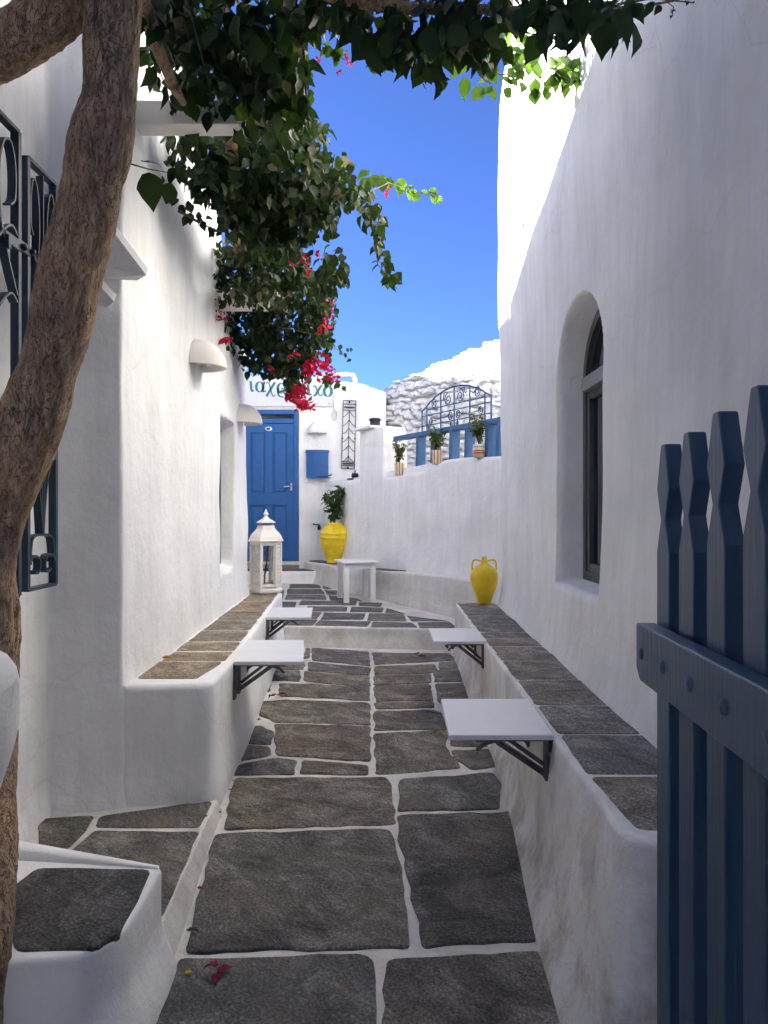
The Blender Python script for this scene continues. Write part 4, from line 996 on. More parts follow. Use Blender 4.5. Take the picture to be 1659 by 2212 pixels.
lamp((xl(5.0)-.002, 5.0, 2.555), (0, 1, 0), (1, 0, 0), .185, .195, 'large looking dome lamp on the house wall just below the hanging vine')
lamp((xl(6.66)-.002, 6.66, 2.37), (0, 1, 0), (1, 0, 0), .18, .185, 'dome lamp on the house wall between the narrow window and the blue door')
lamp((-1.05, BY-.004, 2.785), (1, 0, 0), (0, -1, 0), .158, .185, 'dome lamp on the end wall above the blue mailbox')

# --- mailbox
mx_ = empty('mailbox', (-1.05, BY, 2.1), 'blue metal mailbox under the dome lamp beside the door', 'mailbox')
c = at(686, 1004, BY); w, h_ = .345, .415; mb = MB(); pr = []
for k in range(13):
    t = k/12; pr.append((-w/2+w*t, -.055-.045*math.sin(math.pi*t)))
pr += [(w/2, -.002), (-w/2, -.002)]
mb.prism(pr, h_, Matrix.Translation((c.x, BY, c.z-h_/2))); mb.build('body', M['blue'], mx_)
mb = MB(); mb.prism([(x*1.06, y*1.14) for x, y in pr], .05, Matrix.Translation((c.x, BY, c.z+h_/2-.03))); mb.build('lid', M['blue'], mx_)
mb = MB(); mb.tube([(c.x+.03, BY-.105, c.z-h_/2+.03), (c.x+.20, BY-.10, c.z-h_/2+.035), (c.x+.225, BY-.06, c.z-h_/2+.05)], .012, 8); mb.box((c.x+.05, BY-.09, c.z-h_/2-.006), (.32, .06, .012), 0, .003); mb.build('tray', M['blue_wood'], mx_)

# --- iron trellis on the end wall
tr_ = empty('iron_trellis', (-.55, BY, 1.7), 'tall narrow black iron trellis with leafy bars on the end wall', 'trellis')
T0 = at(741.6, 865, BY-.03); T1 = at(769, 866, BY-.03); Bo0 = at(737.8, 1012, BY-.03); Bo1 = at(765.6, 1013, BY-.03)
def tp(u, v_): return T0.lerp(T1, u).lerp(Bo0.lerp(Bo1, u), v_)
fm = MB()
for a, b in (((0, 0), (1, 0)), ((0, 1), (1, 1)), ((0, 0), (0, 1)), ((1, 0), (1, 1)), ((0, .05), (1, .05)), ((0, .14), (1, .14)), ((0, .90), (1, .90)), ((0, .955), (1, .955))): fm.tube([tp(*a), tp(*b)], .0065, 6)
for v_ in (.095, .925): fm.tube([tp(.08+.84*k/24, v_+.006*math.sin(k*1.6)) for k in range(25)], .010, 6)
fm.build('frame', M['black_iron'], tr_)
st_ = MB(); st_.tube([tp(.5, .14), tp(.5, .90)], .006, 6)
for u, v_ in ((.5, .02), (.5, .985)): st_.lathe([(.001, -.02), (.016, -.008), (.016, .008), (.001, .02)], tp(u, v_), 8)
for u in (0, 1): st_.lathe([(.001, -.018), (.018, 0), (.001, .018)], tp(u, .555), 8)
st_.build('stem', M['black_iron'], tr_)
for v_ in (.24, .37, .49, .61, .74):
    for sg in (-1, 1):
        br_ = MB(); br_.tube([tp(.5+sg*.5*math.sin(t*math.pi/2)**1.0, v_-.085*(1-math.cos(t*math.pi/2))*-1+(-.085)) if 0 else tp(.5+sg*.5*t, v_-.09+.09*math.sin(t*math.pi/2)) for t in [k/6 for k in range(7)]], .005, 6); br_.build('bar', M['black_iron'], tr_)
for sg in (-1, 1):
    br_ = MB(); br_.tube([tp(.5+sg*.42*t**1.6, .80+.10*t) for t in [k/6 for k in range(7)]], .005, 6); br_.build('bar', M['black_iron'], tr_)

# --- shop sign above the door: teal brush letters
sg = empty('shop_sign', (-1.7, BY, 3.4), 'white shop sign with teal Greek letters above the blue door', 'sign')
bx0, bx1 = -2.62, -.808; mb = MB()
mb.box(((bx0+bx1)/2, BY-.0175, 3.455), (bx1-bx0, .036, .49), 0, .004); mb.build('board', M['sign_board'], sg)
mb = MB(); mb.lathe([(.001, .006), (.008, .004), (.009, 0)], (0, 0, 0), 10); mb.v = [(-.865+x, BY-.036-z, 3.25+y) for x, y, z in mb.v]; mb.build('screw', M['black_iron'], sg)
def arc(cx, cy, rx, ry, a0, a1, n=22): return [(cx+rx*math.cos(R(lerp(a0, a1, k/n))), cy+ry*math.sin(R(lerp(a0, a1, k/n)))) for k in range(n+1)]
def pen(pts, lo=.05, hi=.20, ang=0, const=None):
    """broad-pen stroke: width follows the direction of travel"""
    v = []; n = len(pts)
    for i, (x, y) in enumerate(pts):
        a = Vector(pts[max(i-1, 0)]); b = Vector(pts[min(i+1, n-1)]); d = (b-a).normalized()
        w_ = const if const else 1.28*lerp(lo, hi, abs(d.y*math.cos(R(ang))-d.x*math.sin(R(ang)))**1.3)
        nn = Vector((-d.y, d.x))*w_/2; v += [(x-nn.x, y-nn.y), (x+nn.x, y+nn.y)]
    return v, n
G = {
 'iota': [pen([(.0, .95), (.05, 1.0), (.12, .95), (.12, .25), (.16, .06), (.26, .03), (.36, .14)])],
 'alpha': [pen(arc(.42, .5, .36, .47, 40, 400, 40), .05, .21), pen([(.92, 1.0), (.78, .62), (.72, .3), (.78, .06), (.92, .02), (1.02, .16)], .05, .17)],
 'chi': [pen([(-.02, .86), (.1, 1.0), (.24, .95), (.36, .62), (.5, .1), (.64, -.32), (.78, -.38), (.92, -.2)], .06, .10), pen([(.88, .98), (.70, .70), (.42, .28), (.14, -.14), (.0, -.38)], .12, .20)],
 'rho': [pen(arc(.45, .5, .37, .47, -180, 180, 40), .05, .21), pen([(.10, .5), (.10, .1), (.16, -.16), (.34, -.30), (.56, -.32), (.66, -.42)], .07, .19)],
 'omicron': [pen(arc(.44, .5, .38, .49, 0, 360, 44), .05, .23)],
 'nu': [pen([(.0, .95), (.1, 1.0), (.22, .88), (.48, .04)], .06, .2), pen([(.48, .04), (.80, .55), (.86, .9), (.78, 1.0)], .05, .14)],
 'kappa': [pen([(.0, .84), (.08, .98), (.2, .94), (.34, .62), (.52, .2), (.68, .02), (.84, .06), (.92, .22)], .06, .12), pen([(.92, .92), (.8, 1.0), (.68, .84), (.46, .5), (.24, .16), (.12, .0), (.02, .12)], .09, .20)],
}
UX = .128                                                     # x-height in metres
for g_, px, py in [('iota',540.5,848),('alpha',552.5,849),('chi',575.5,850),('rho',598.5,852),('omicron',620,853),('nu',641,854.5),('iota',664.5,856),('kappa',677.5,857.5),('omicron',699,858.5)]:
    o_ = at(px, py-2, BY-.036); mb = MB()
    wx = .92
    for v2, n in G[g_]:
        fr2 = [(o_.x+a*UX*1.28*wx+(-.08*UX*b if g_ in ('iota',) else 0), BY-.0385, o_.z+b*UX*1.28) for a, b in v2]; bk2 = [(x, BY-.0352, z_) for x, _, z_ in fr2]
        f = []
        for i in range(n-1):
            f += [(2*i, 2*i+1, 2*i+3, 2*i+2)]
            for (p0, p1) in ((2*i, 2*i+2), (2*i+3, 2*i+1)): f += [(p0, p1, p1+2*n, p0+2*n)]
        mb.add(fr2+bk2, f)
    mb.build('letter', M['teal'], sg, False)
# dangling cable
mb = MB(); pts = [at(719, 838, BY-.02), at(720, 870, BY-.02), at(722, 884, BY-.02), at(727, 888, BY-.02), at(729, 897, BY-.02), at(725, 907, BY-.02), at(719, 905, BY-.02), at(717.5, 896, BY-.02), at(721, 888, BY-.02)]
mb.tube(pts, .009, 6); tag(mb.build('cable', M['cable']), 'white cable hanging in a loop beside the shop sign', 'cable')
# wall tap
mb = MB(); mb.tube([at(678, 1133, BY), at(678, 1133, BY-.06)], .012, 8); mb.tube([at(676, 1132, BY-.06), at(690, 1133.5, BY-.065)], .010, 8); mb.lathe([(.001, -.04), (.022, -.03), (.03, 0), (.02, .035), (.001, .045)], at(689.5, 1140, BY-.065), 10)
tag(mb.build('tap', M['black_iron']), 'small dark wall tap between the door and the yellow jar', 'tap')
# small shelf with a pot in the corner
c = at(764, 1035, 10.55); mb = MB(); mb.box((c.x, c.y, c.z), (.13, .16, .02), ang, .003); mb.box((c.x+.02, c.y+.05, c.z-.04), (.02, .02, .07), ang, .002)
tag(mb.build('shelf', M['black_iron']), 'tiny dark shelf in the corner under the trellis', 'shelf')
pt = empty('pot', (c.x+.02, c.y, c.z+.01), 'small dark pot with a sprout on the tiny corner shelf', 'pot')
mb = MB(); mb.lathe([(.001, .0), (.035, 0), (.052, .02), (.055, .05), (.045, .075), (.03, .08), (.001, .078)], pt.location, 14); mb.build('vessel', M['black_iron'], pt)
mb = MB()
for k in range(9):
    d_ = rv(); d_.z = abs(d_.z)+.4; mb.tube([pt.location+Vector((0, 0, .07)), pt.location+Vector((0, 0, .07))+d_*.05], .003, 4)
mb.build('sprout', M['leaf_pot'], pt, False)
# dark ornament on the pier
c = A+dirw*(s0+.22)+nrm*(-.12); z_ = 2.735
mb = MB(); mb.lathe([(.001, 0), (.075, 0), (.085, .02), (.072, .03), (.07, .085), (.088, .095), (.085, .115), (.06, .125), (.001, .125)], (c.x, c.y, z_), 16)
tag(mb.build('candle_holder', M['black_iron']), 'squat dark metal candle holder on the whitewashed pier', 'candle holder')

# --- yellow jar with a shrub
Yj = 10.62; zj = zt_led(0, Yj)+.012; cj = Vector(((722.5-CX)/F*Yj, Yj, zj))
jar = empty('yellow_jar', cj, 'large ribbed yellow earthenware jar holding a leafy shrub', 'jar')
prof = [(.001, 0), (.105, 0), (.118, .012), (.108, .028), (.115, .05), (.145, .12), (.178, .20), (.202, .27), (.206, .275), (.207, .285), (.206, .292), (.214, .36), (.219, .365), (.219, .375), (.214, .382), (.207, .43), (.212, .436), (.210, .446), (.203, .450), (.175, .50), (.135, .545), (.112, .56), (.118, .572), (.125, .585), (.118, .595), (.10, .590), (.095, .55), (.001, .55)]
mb = MB(); mb.lathe(prof, cj, 40); mb.build('body', M['yellow'], jar)
def shrub(root, c, hgt, rad, nstem, nleaf, size, mat, as_parts, twc='twig', up=.8):
    stm = MB(); LFp = Leaves(); ends = []
    for k in range(nstem):
        a = 6.28*k/nstem+random.uniform(-.3, .3); e = random.uniform(.5, 1); tp_ = c+Vector((math.cos(a)*rad*e*.8, math.sin(a)*rad*e*.8, hgt*random.uniform(.6, 1)))
        mid = c.lerp(tp_, .5)+Vector((-math.cos(a), -math.sin(a), 0))*rad*.15+Vector((0, 0, hgt*.08)); stm.tube([c, mid, tp_], [.008*size/.05, .006*size/.05, .003*size/.05], 5); ends.append((c, mid, tp_))
    stm.build('stem', M[twc], root, False)
    for k in range(nleaf):
        a, m_, b = random.choice(ends); t = random.uniform(.25, 1.05); p = a*(1-t)**2+m_*2*t*(1-t)+b*t*t if t <= 1 else b
        LFp.put(p+rv()*rad*.30, size*random.uniform(.7, 1.2), tip=rv()+Vector((0, 0, -.15)), nr=rv()*.7+Vector((0, -.4, up)), mat=mat, narrow=True)
    LFp.build(root, nleaf if as_parts else 0)
sh = empty('potted_shrub', cj+Vector((0, 0, .55)), 'dark green leafy shrub growing out of the yellow jar', 'shrub')
shrub(sh, cj+Vector((0, 0, .55)), .60, .21, 9, 230, .10, 'leaf_pot', True)

# --- yellow amphora
Ya = 6.88; ca = Vector(((1045.5-CX)/F*Ya, Ya-.02, ZR+.012))
am = empty('amphora', ca, 'yellow two-handled amphora standing on the bench in the wall corner', 'amphora')
prof = [(.001, 0), (.060, 0), (.064, .008), (.078, .06), (.105, .13), (.128, .20), (.137, .25), (.132, .295), (.112, .335), (.078, .365), (.046, .385), (.030, .40), (.024, .415), (.024, .452), (.027, .458), (.020, .458), (.018, .42), (.001, .42)]
mb = MB(); mb.lathe([(r*1.0, z_*.985) for r, z_ in prof], ca, 36); mb.build('body', M['yellow'], am)
for sg_ in (-1, 1):
    mb = MB(); mb.tube([ca+Vector((sg_*x, 0, z_)) for x, z_ in ((.022, .405), (.05, .415), (.085, .422), (.106, .412), (.114, .385), (.116, .345), (.110, .318))], [.008, .009, .010, .010, .010, .011, .012], 8); mb.build('handle', M['yellow'], am)

# --- white side table in front of the ledge
tb_ = empty('side_table', (-.35, 9.0, zup(9.0)), 'small white wooden table standing on the slate terrace near the yellow jar', 'table')
ta = R(14); tc = Vector((-.352, 9.02, 0)); Rm = Matrix.Rotation(ta, 4, 'Z'); zt_ = .945
mb = MB(); mb.box(tc+Vector((0, 0, zt_-.011)), (.46, .56, .024), ta, .006); mb.build('table_top', M['white_wood'], tb_)
mb = MB()
for (x, y, sx, sy) in ((0, -.225, .30, .02), (0, .225, .30, .02), (-.17, 0, .02, .40), (.17, 0, .02, .40)):
    p = Rm @ Vector((x, y, 0)); mb.box(tc+p+Vector((0, 0, zt_-.058)), (sx, sy, .068), ta, .003)
mb.build('apron', M['white_wood'], tb_)
for x in (-.165, .165):
    for y in (-.215, .215):
        p = tc+(Rm @ Vector((x, y, 0))); zf_ = zup(p.y)+.007; mb = MB(); mb.box((p.x, p.y, (zf_+zt_-.024)/2), (.062, .062, zt_-.026-zf_), ta, .004); mb.build('leg', M['white_wood'], tb_)

# --- folding wall tables with steel brackets
def wall_table(x_wall, x_out, ya, yb, skew, zt_, label, sgn):
    root = empty('wall_table', (x_wall, (ya+yb)/2, zt_), label, 'table', 'folding white tables fixed to the benches')
    w_ = abs(x_out-x_wall); mb = MB()
    pts = [(x_wall, ya), (x_out, ya), (x_out+skew, yb), (x_wall+skew, yb)]
    if sgn > 0: pts = pts[::-1]
    k = 4; v = []
    for (dz, ins) in ((-.022, .003), (-.019, 0), (-.003, 0), (0, .003)):
        cx_ = sum(p[0] for p in pts)/4; cy_ = sum(p[1] for p in pts)/4
        for x, y in pts: v.append((x+(ins if x < cx_ else -ins), y+(ins if y < cy_ else -ins), zt_+dz))
    mb.add(v, [(i*4+j, i*4+(j+1) % 4, (i+1)*4+(j+1) % 4, (i+1)*4+j) for i in range(3) for j in range(4)]+[(3, 2, 1, 0), (12, 13, 14, 15)])
    mb.build('table_top', M['white_board'], root)
    s_ = 1 if x_out > x_wall else -1
    for yy in (ya+.035, yb-.10):
        xw_ = x_wall+skew*(yy-ya)/(yb-ya)-s_*.006; b_ = MB()
        b_.box((xw_+s_*.006, yy, zt_-.022-.10), (.014, .050, .20), 0, .002)              # wall plate
        b_.box((xw_+s_*.030, yy, zt_-.022-.085), (.014, .044, .165), 0, .002)
        b_.box((xw_+s_*w_*.40, yy, zt_-.028), (w_*.72, .034, .010), 0, .002)            # arm under the top
        a_, c_ = Vector((xw_+s_*.020, yy, zt_-.175)), Vector((xw_+s_*w_*.55, yy, zt_-.034))
        b_.strap([a_, c_], Vector((0, .036, 0)), .020)
        b_.strap([a_+Vector((s_*.02, .012, .045)), Vector((xw_+s_*w_*.42, yy+.012, zt_-.034))], Vector((0, .012, 0)), .016)
        b_.strap([Vector((xw_+s_*w_*.56, yy, zt_-.034)), Vector((xw_+s_*w_*.66, yy, zt_-.045)), Vector((xw_+s_*w_*.74, yy, zt_-.072))], Vector((0, .020, 0)), .010)
        b_.lathe([(.001, -.006), (.011, -.004), (.011, .004), (.001, .006)], a_+Vector((0, -.018, 0)), 10)
        b_.build('bracket', M['rust'], root)
wall_table(-.848, -.456, 4.06, 4.74, -.075, .705, 'white folding table fixed to the bench, nearer of the two below the lamps', -1)
wall_table(-.948, -.579, 5.70, 6.28, -.045, .715, 'white folding table fixed to the bench nearest the white lantern', -1)
wall_table(.672, .257, 2.84, 3.39, .012, .668, 'white folding table nearest the picket gate, largest of all', 1)
wall_table(.700, .338, 4.88, 5.43, .0, .672, 'white folding table over the green tuft, between amphora and largest table', 1)

# --- white lantern
la = empty('lantern', (-1.17, 7.05, zbl(7.05)), 'tall cream six-sided lantern with bell roof standing on the bench end', 'lantern')
lc = Vector((-1.172, 7.12, zbl(7.1)+.012)); s6 = .152; FA = R(-90+20)                # front face normal
def hexr(r, z_, a0=FA): return [lc+Vector((r*math.cos(a0+R(30)+R(60)*k), r*math.sin(a0+R(30)+R(60)*k), z_)) for k in range(6)]
def hexloft(prof, name, mat, cap=True):
    mb = MB(); v = []
    for r, z_ in prof: v += hexr(r, z_)
    m = len(prof); mb.add(v, [(i*6+k, i*6+(k+1) % 6, (i+1)*6+(k+1) % 6, (i+1)*6+k) for i in range(m-1) for k in range(6)]+[(5, 4, 3, 2, 1, 0), tuple((m-1)*6+k for k in range(6))]); return mb.build(name, mat, la)
hexloft([(.160, 0), (.165, .012), (.165, .032), (.158, .042), (.150, .046), (.146, .055), (.001, .055)], 'base', M['cream'])
hexloft([(.001, .500), (.166, .500), (.176, .504), (.178, .514), (.172, .520), (.166, .527), (.158, .550), (.142, .578), (.116, .604), (.098, .624), (.088, .645), (.084, .662), (.001, .662)], 'roof', M['cream'])
hexloft([(.080, .660), (.080, .688), (.001, .688)], 'neck', M['greyframe'])
hexloft([(.001, .686), (.096, .686), (.100, .691), (.070, .710), (.040, .728), (.024, .742), (.020, .752), (.001, .752)], 'cap', M['cream'])
mb = MB(); mb.lathe([(.018, .750), (.016, .758), (.026, .768), (.028, .776), (.020, .786), (.012, .796), (.012, .806), (.004, .822), (.001, .824)], lc, 16); mb.build('finial', M['cream'], la)
top_, bot_ = .500, .055; H6 = hexr(.148, 0)
mb = MB()
for k in range(6): mb.tube([H6[k]+Vector((0, 0, bot_)), H6[k]+Vector((0, 0, top_))], .0145, 6, smooth=False)
for k in range(6):
    a, b = H6[k], H6[(k+1) % 6]
    for z_ in (bot_+.016, top_-.014): mb.tube([a+Vector((0, 0, z_)), b+Vector((0, 0, z_))], .014, 4, smooth=False)
mb.build('frame', M['cream'], la)
for k in range(6):
    a, b = H6[k], H6[(k+1) % 6]; mid = (a+b)/2-lc; an_ = math.atan2(mid.y, mid.x)-FA; an_ = (an_+math.pi) % (2*math.pi)-math.pi
    mb = MB()
    if abs(an_) < .1 or abs(abs(an_)-math.pi) < .1:
        pa = [a.lerp(b, .12)+Vector((0, 0, bot_+.03)), a.lerp(b, .88)+Vector((0, 0, bot_+.03)), a.lerp(b, .88)+Vector((0, 0, top_-.03)), a.lerp(b, .12)+Vector((0, 0, top_-.03))]
        for q in range(4): mb.tube([pa[q], pa[(q+1) % 4]], .006, 4, smooth=False)
        mb.build('door' if abs(an_) < .1 else 'panel', M['cream'], la)
    else:
        for q in range(9):
            t = .14+.72*q/8; u = .14+.72*((q*3+4) % 9)/8
            mb.tube([a.lerp(b, t)+Vector((0, 0, bot_+.02)), a.lerp(b, u)+Vector((0, 0, top_-.02))], .0042, 4)
        for q in range(22):
            z_ = bot_+.035+(top_-bot_-.07)*q/21
            mb.tube([a.lerp(b, .12)+Vector((0, 0, z_)), a.lerp(b, .5)+Vector((0, 0, z_+.010*(-1)**q)), a.lerp(b, .88)+Vector((0, 0, z_))], .0045, 4)
        mb.build('lattice', M['cream'], la)
spg = MB(); x0 = lc+Vector((-.01, -.02, .06)); stem_ = [x0, x0+Vector((.0, 0, .10)), x0+Vector((.02, 0, .22)), x0+Vector((.025, 0, .34)), x0+Vector((.04, 0, .42))]
spg.tube(stem_, [.008, .009, .010, .011, .006], 6)
for k in range(34):
    t = random.uniform(.05, 1)*4; i = min(int(t), 3); p = stem_[i].lerp(stem_[i+1], t-i); d_ = rv(); d_.z = d_.z*.5+.2; spg.tube([p, p+d_*.035], .0025, 4)
tag(spg.build('dried_sprig', M['twig'], None, False), 'dark dried sprig standing inside the cream lantern', 'sprig')
for (dx, dy, r_, lb) in ((-.06, -.05, .034, 'greyish pebble at the near corner inside the lantern'), (.0, -.075, .028, 'small pale pebble in the middle of the lantern floor'), (.055, -.04, .032, 'reddish pebble inside the lantern beside the glass post')):
    mb = MB(); mb.lathe([(.001, -r_*.7), (r_*.7, -r_*.55), (r_, -.1*r_), (r_*.85, r_*.4), (r_*.4, r_*.7), (.001, r_*.74)], lc+Vector((dx, dy, .056+r_*.7)), 12)
    mb.v = [(x+noise.noise(Vector((x*40, y*40, z_*40)))*.006, y, z_) for x, y, z_ in mb.v]; tag(mb.build('pebble', M['pebble']), lb, 'pebble', 'pebbles inside the lantern')

# --- blue railing and iron arch on the garden wall, striped pots
rl = empty('blue_railing', (.4, 9, 2.0), 'blue painted timber railing of slanted posts on the garden wall', 'railing')
sr0, sr1 = s_of(842), s_of(1071)
RZ = 2.515; ro = -.10
def rp(s, t=0, z_=0): x, y = wp(s, t); return Vector((x, y, z_))
mb = MB(); mid = rp((sr0+sr1+.25)/2, ro, RZ); mb.box(mid, (sr1-sr0+.25, .10, .055), ang, .005); mb.build('handrail', M['blue_wood'], rl)
mb = MB(); sb0 = s_of(833); mid = rp((sb0+sr1+.2)/2, ro-.02, 2.055); mb.box(mid, (sr1-sb0+.2, .11, .05), ang, .005); mb.build('bottom_rail', M['blue_wood'], rl)
for px in (893, 925, 965, 998, 1042, 1066):
    s_ = s_of(px); mb = MB(); lo, hi = rp(s_-.03, ro-.02, 2.06), rp(s_+.02, ro, RZ-.02); dvec = (hi-lo); L = dvec.length
    q = Vector((dirw.x, dirw.y, 0)); z3 = dvec.normalized(); y3 = z3.cross(q).normalized(); x3 = y3.cross(z3)
    mt = Matrix(((x3.x, y3.x, z3.x, 0), (x3.y, y3.y, z3.y, 0), (x3.z, y3.z, z3.z, 0), (0, 0, 0, 1))); mt.translation = (lo+hi)/2
    mb.box(None, (.055, .115, L), mat=mt, bev=.004); mb.build('post', M['blue_wood'], rl)
ar = empty('iron_arch', (.7, 8.3, RZ), 'arched dark blue iron headpiece with scrolls standing on the blue handrail', 'iron arch')
sa, sb = s_of(897), s_of(1045); LA = sb-sa
def apnt(u, z_): return rp(sa+LA*u, ro, RZ+.028+z_)
def atop(u): 
    if u < .08 or u > .92:
        t = u/.08 if u < .08 else (1-u)/.08
        return .255+.05*t
    return .305+.155*max(0, math.sin(math.pi*(u-.08)/.84))**.8
mb = MB(); mb.tube([apnt(k/40, atop(k/40)) for k in range(41)], .010, 6)
mb.tube([apnt(0, 0), apnt(0, .255)], .010, 6); mb.tube([apnt(1, 0), apnt(1, .255)], .010, 6); mb.build('arch_bar', M['iron_blue'], ar)
for u in (.08, .30, .50, .72, .92):
    mb = MB(); mb.tube([apnt(u, 0), apnt(u, atop(u))], .009, 6); mb.build('bar', M['iron_blue'], ar)
for z_ in (.07, .19, .26):
    mb = MB(); mb.tube([apnt(0 if z_ < .24 else .08, z_), apnt(1 if z_ < .24 else .92, z_)], .006, 6); mb.build('crossbar', M['iron_blue'], ar)
def scroll(u, z_, r, hand, tail):
    mb = MB(); pts = []
    for k in range(30):
        t = k/29; a = math.pi*.5+hand*t*math.pi*3.2; q = r*(1-.80*t)
        pts.append(apnt(u+q*math.cos(a)/LA, z_+q*math.sin(a)))
    pts = [apnt(u+a/LA, z_+b) for a, b in tail]+pts; mb.tube(pts, .006, 6); mb.build('scroll', M['iron_blue'], ar)
scroll(.41, .33, .075, 1, [(-.14, -.0), (-.10, .0), (-.08, .09)]); scroll(.585, .335, .08, -1, [(.14, .03), (.10, .02), (.08, .09)])
scroll(.20, .315, .06, 1, [(.10, .02), (.06, .02)]); scroll(.82, .33, .06, -1, [(-.12, .03), (-.07, .0)])
scroll(.44, .125, .05, -1, [(-.16, .0), (-.07, .0)]); scroll(.56, .125, .05, 1, [(.16, 0), (.07, 0)]); scroll(.14, .11, .045, -1, [(.12, .0), (.06, .0)]); scroll(.87, .12, .05, 1, [(-.14, 0), (-.06, 0)])
scroll(.46, .03, .03, 1, []); scroll(.54, .03, .03, -1, []); scroll(.12, .03, .03, 1, [])
def pot(px, r, hgt, mat, rnd, label, plabel, ph, pr_, nl):
    s_ = s_of(px); p = rp(s_, -.015, 0); p.z = zt_low(p.x, p.y)-.004
    root = empty('flower_pot', p, label, 'flower pot', 'striped pots on the garden wall'); mb = MB()
    pf = [(.001, 0), (r*.86, 0), (r*.92, .01), (r, hgt*.9), (r*1.02, hgt), (r*.9, hgt), (r*.86, hgt*.85), (.001, hgt*.85)] if not rnd else [(.001, 0), (r*.8, 0), (r*.98, hgt*.25), (r*1.05, hgt*.5), (r, hgt*.8), (r*.95, hgt), (r*.85, hgt), (r*.8, hgt*.85), (.001, hgt*.85)]
    mb.lathe(pf, (0, 0, 0), 28); o = mb.build('vessel', M[mat]); o.parent = root
    mb = MB(); mb.lathe([(.001, hgt*.87), (r*.84, hgt*.87)], (0, 0, 0), 20); o = mb.build('soil', M['soil'], None, False); o.parent = root
    pln = empty('potted_plant', p+Vector((0, 0, hgt*.85)), plabel, 'plant', 'plants in the striped pots')
    shrub(pln, p+Vector((0, 0, hgt*.85)), ph, pr_*1.15, 9, int(nl*1.8), .048, 'leaf_olive', False)
pot(860.5, .062, .165, 'stripe_v', False, 'pot with upright stripes nearest the whitewashed pier', 'wiry olive green plant in the pot nearest the pier', .31, .105, 120)
pot(942, .066, .165, 'stripe_v', False, 'pot with upright stripes between two blue posts, middle one on the wall', 'round bushy plant in the middle pot on the wall', .27, .11, 130)
pot(1032, .066, .145, 'stripe_h', True, 'round pot with level stripes nearest the tall house', 'tall loose plant in the round pot nearest the tall house', .36, .125, 130)

# --- iron window guards on the near wall
def guard(y0, y1, z0, z1, x, label, latch):
    root = empty('window_guard', (x, y0, z0), label, 'window guard', 'iron window guards by the trunk')
    wd = Vector((.032, 0, 0)); t = .008
    def q(u, z_): return Vector((x, lerp(y0, y1, u), z_))
    fm = MB()
    for a, b in (((0, z0), (0, z1)), ((1, z0), (1, z1))): fm.strap([q(*a), q(*b)], wd, .022)
    for z_ in (z0, z1): fm.strap([q(0, z_), q(1, z_)], wd, .014)
    fm.build('frame', M['iron'], root)
    def st(pts):
        if len(pts) < 20 and len(pts) > 2:
            out = []
            for i in range(len(pts)-1):
                a, b, c, d = pts[max(i-1, 0)], pts[i], pts[i+1], pts[min(i+2, len(pts)-1)]
                for j in range(6):
                    u = j/6; out.append(tuple(.5*((2*b[k])+(c[k]-a[k])*u+(2*a[k]-5*b[k]+4*c[k]-d[k])*u*u+(3*b[k]-a[k]-3*c[k]+d[k])*u**3) for k in (0, 1)))
            pts = out+[pts[-1]]
        mb = MB(); mb.strap([q(*p) for p in pts], wd, t); mb.build('scroll_bar', M['iron'], root)
    for z_ in (z0+.28, z1-.30):
        mb = MB(); mb.box((x-.09, y0+.05, z_), (.16, .02, .02), 0, .003); mb.build('wall_pin', M['iron'], root)
    L = y1-y0
    def spiral(u, z_, r, h, a0):
        return [(u+r*(1-.75*k/22)*math.cos(a0+h*k/22*5.6)/L, z_+r*(1-.75*k/22)*math.sin(a0+h*k/22*5.6)) for k in range(23)]
    r_ = .062
    st([(.08, z0+.10), (.10, z0+.17), (.22, z0+.215), (.78, z0+.215), (.90, z0+.17), (.92, z0+.10)])
    st(spiral(.26, z0+.085, r_, -1, math.pi)); st(spiral(.74, z0+.085, r_, 1, 0))
    for sg_ in (-1, 1):
        st([(.5+sg_*.02, z0+.215), (.5+sg_*.08, z0+.34), (.5+sg_*.18, z0+.46), (.5+sg_*.32, z0+.53), (.5+sg_*.46, z0+.55)])
        st([(.5+sg_*.01, z0+.215), (.5+sg_*.06, z0+.50), (.5+sg_*.10, z0+.66), (.5+sg_*.06, z0+.80), (.5+sg_*.015, z0+.95)])
        for zc in (z0+.95, z0+1.20):
            st([(.5+sg_*.015, zc), (.5+sg_*.14, zc+.10), (.5+sg_*.34, zc+.17), (.5+sg_*.46, zc+.15)])
        st([(.5+sg_*.46, z1-.62), (.5+sg_*.30, z1-.50), (.5+sg_*.16, z1-.36), (.5+sg_*.14, z1-.20), (.5+sg_*.22, z1-.09), (.5+sg_*.34, z1-.07), (.5+sg_*.42, z1-.14), (.5+sg_*.42, z1-.26), (.5+sg_*.34, z1-.30)])
    st([(.5, z0+.95), (.5, z1-.02)])
    for (u, z_, d_) in latch:
        mb = MB(); p = q(u, z_); mb.box(p+Vector((.012, d_*.05, 0)), (.016, .12, .042), 0, .004); mb.box(p+Vector((.024, d_*.10, -.02)), (.014, .02, .05), 0, .003); mb.lathe([(.001, -.014), (.014, -.008), (.014, .008), (.001, .014)], p+Vector((.024, -d_*.012, 0)), 10); mb.build('latch', M['iron'], root)
guard(2.89, 3.135, 1.235, 2.98, -1.445, 'dark blue iron window guard beside the house corner, nearly hidden by the trunk', [(0, 2.60, -1)])
guard(2.30, 2.70, 1.235, 2.98, -1.385, 'dark blue iron window guard cut by the photo edge above the pillar', [(1, 2.55, -1)])
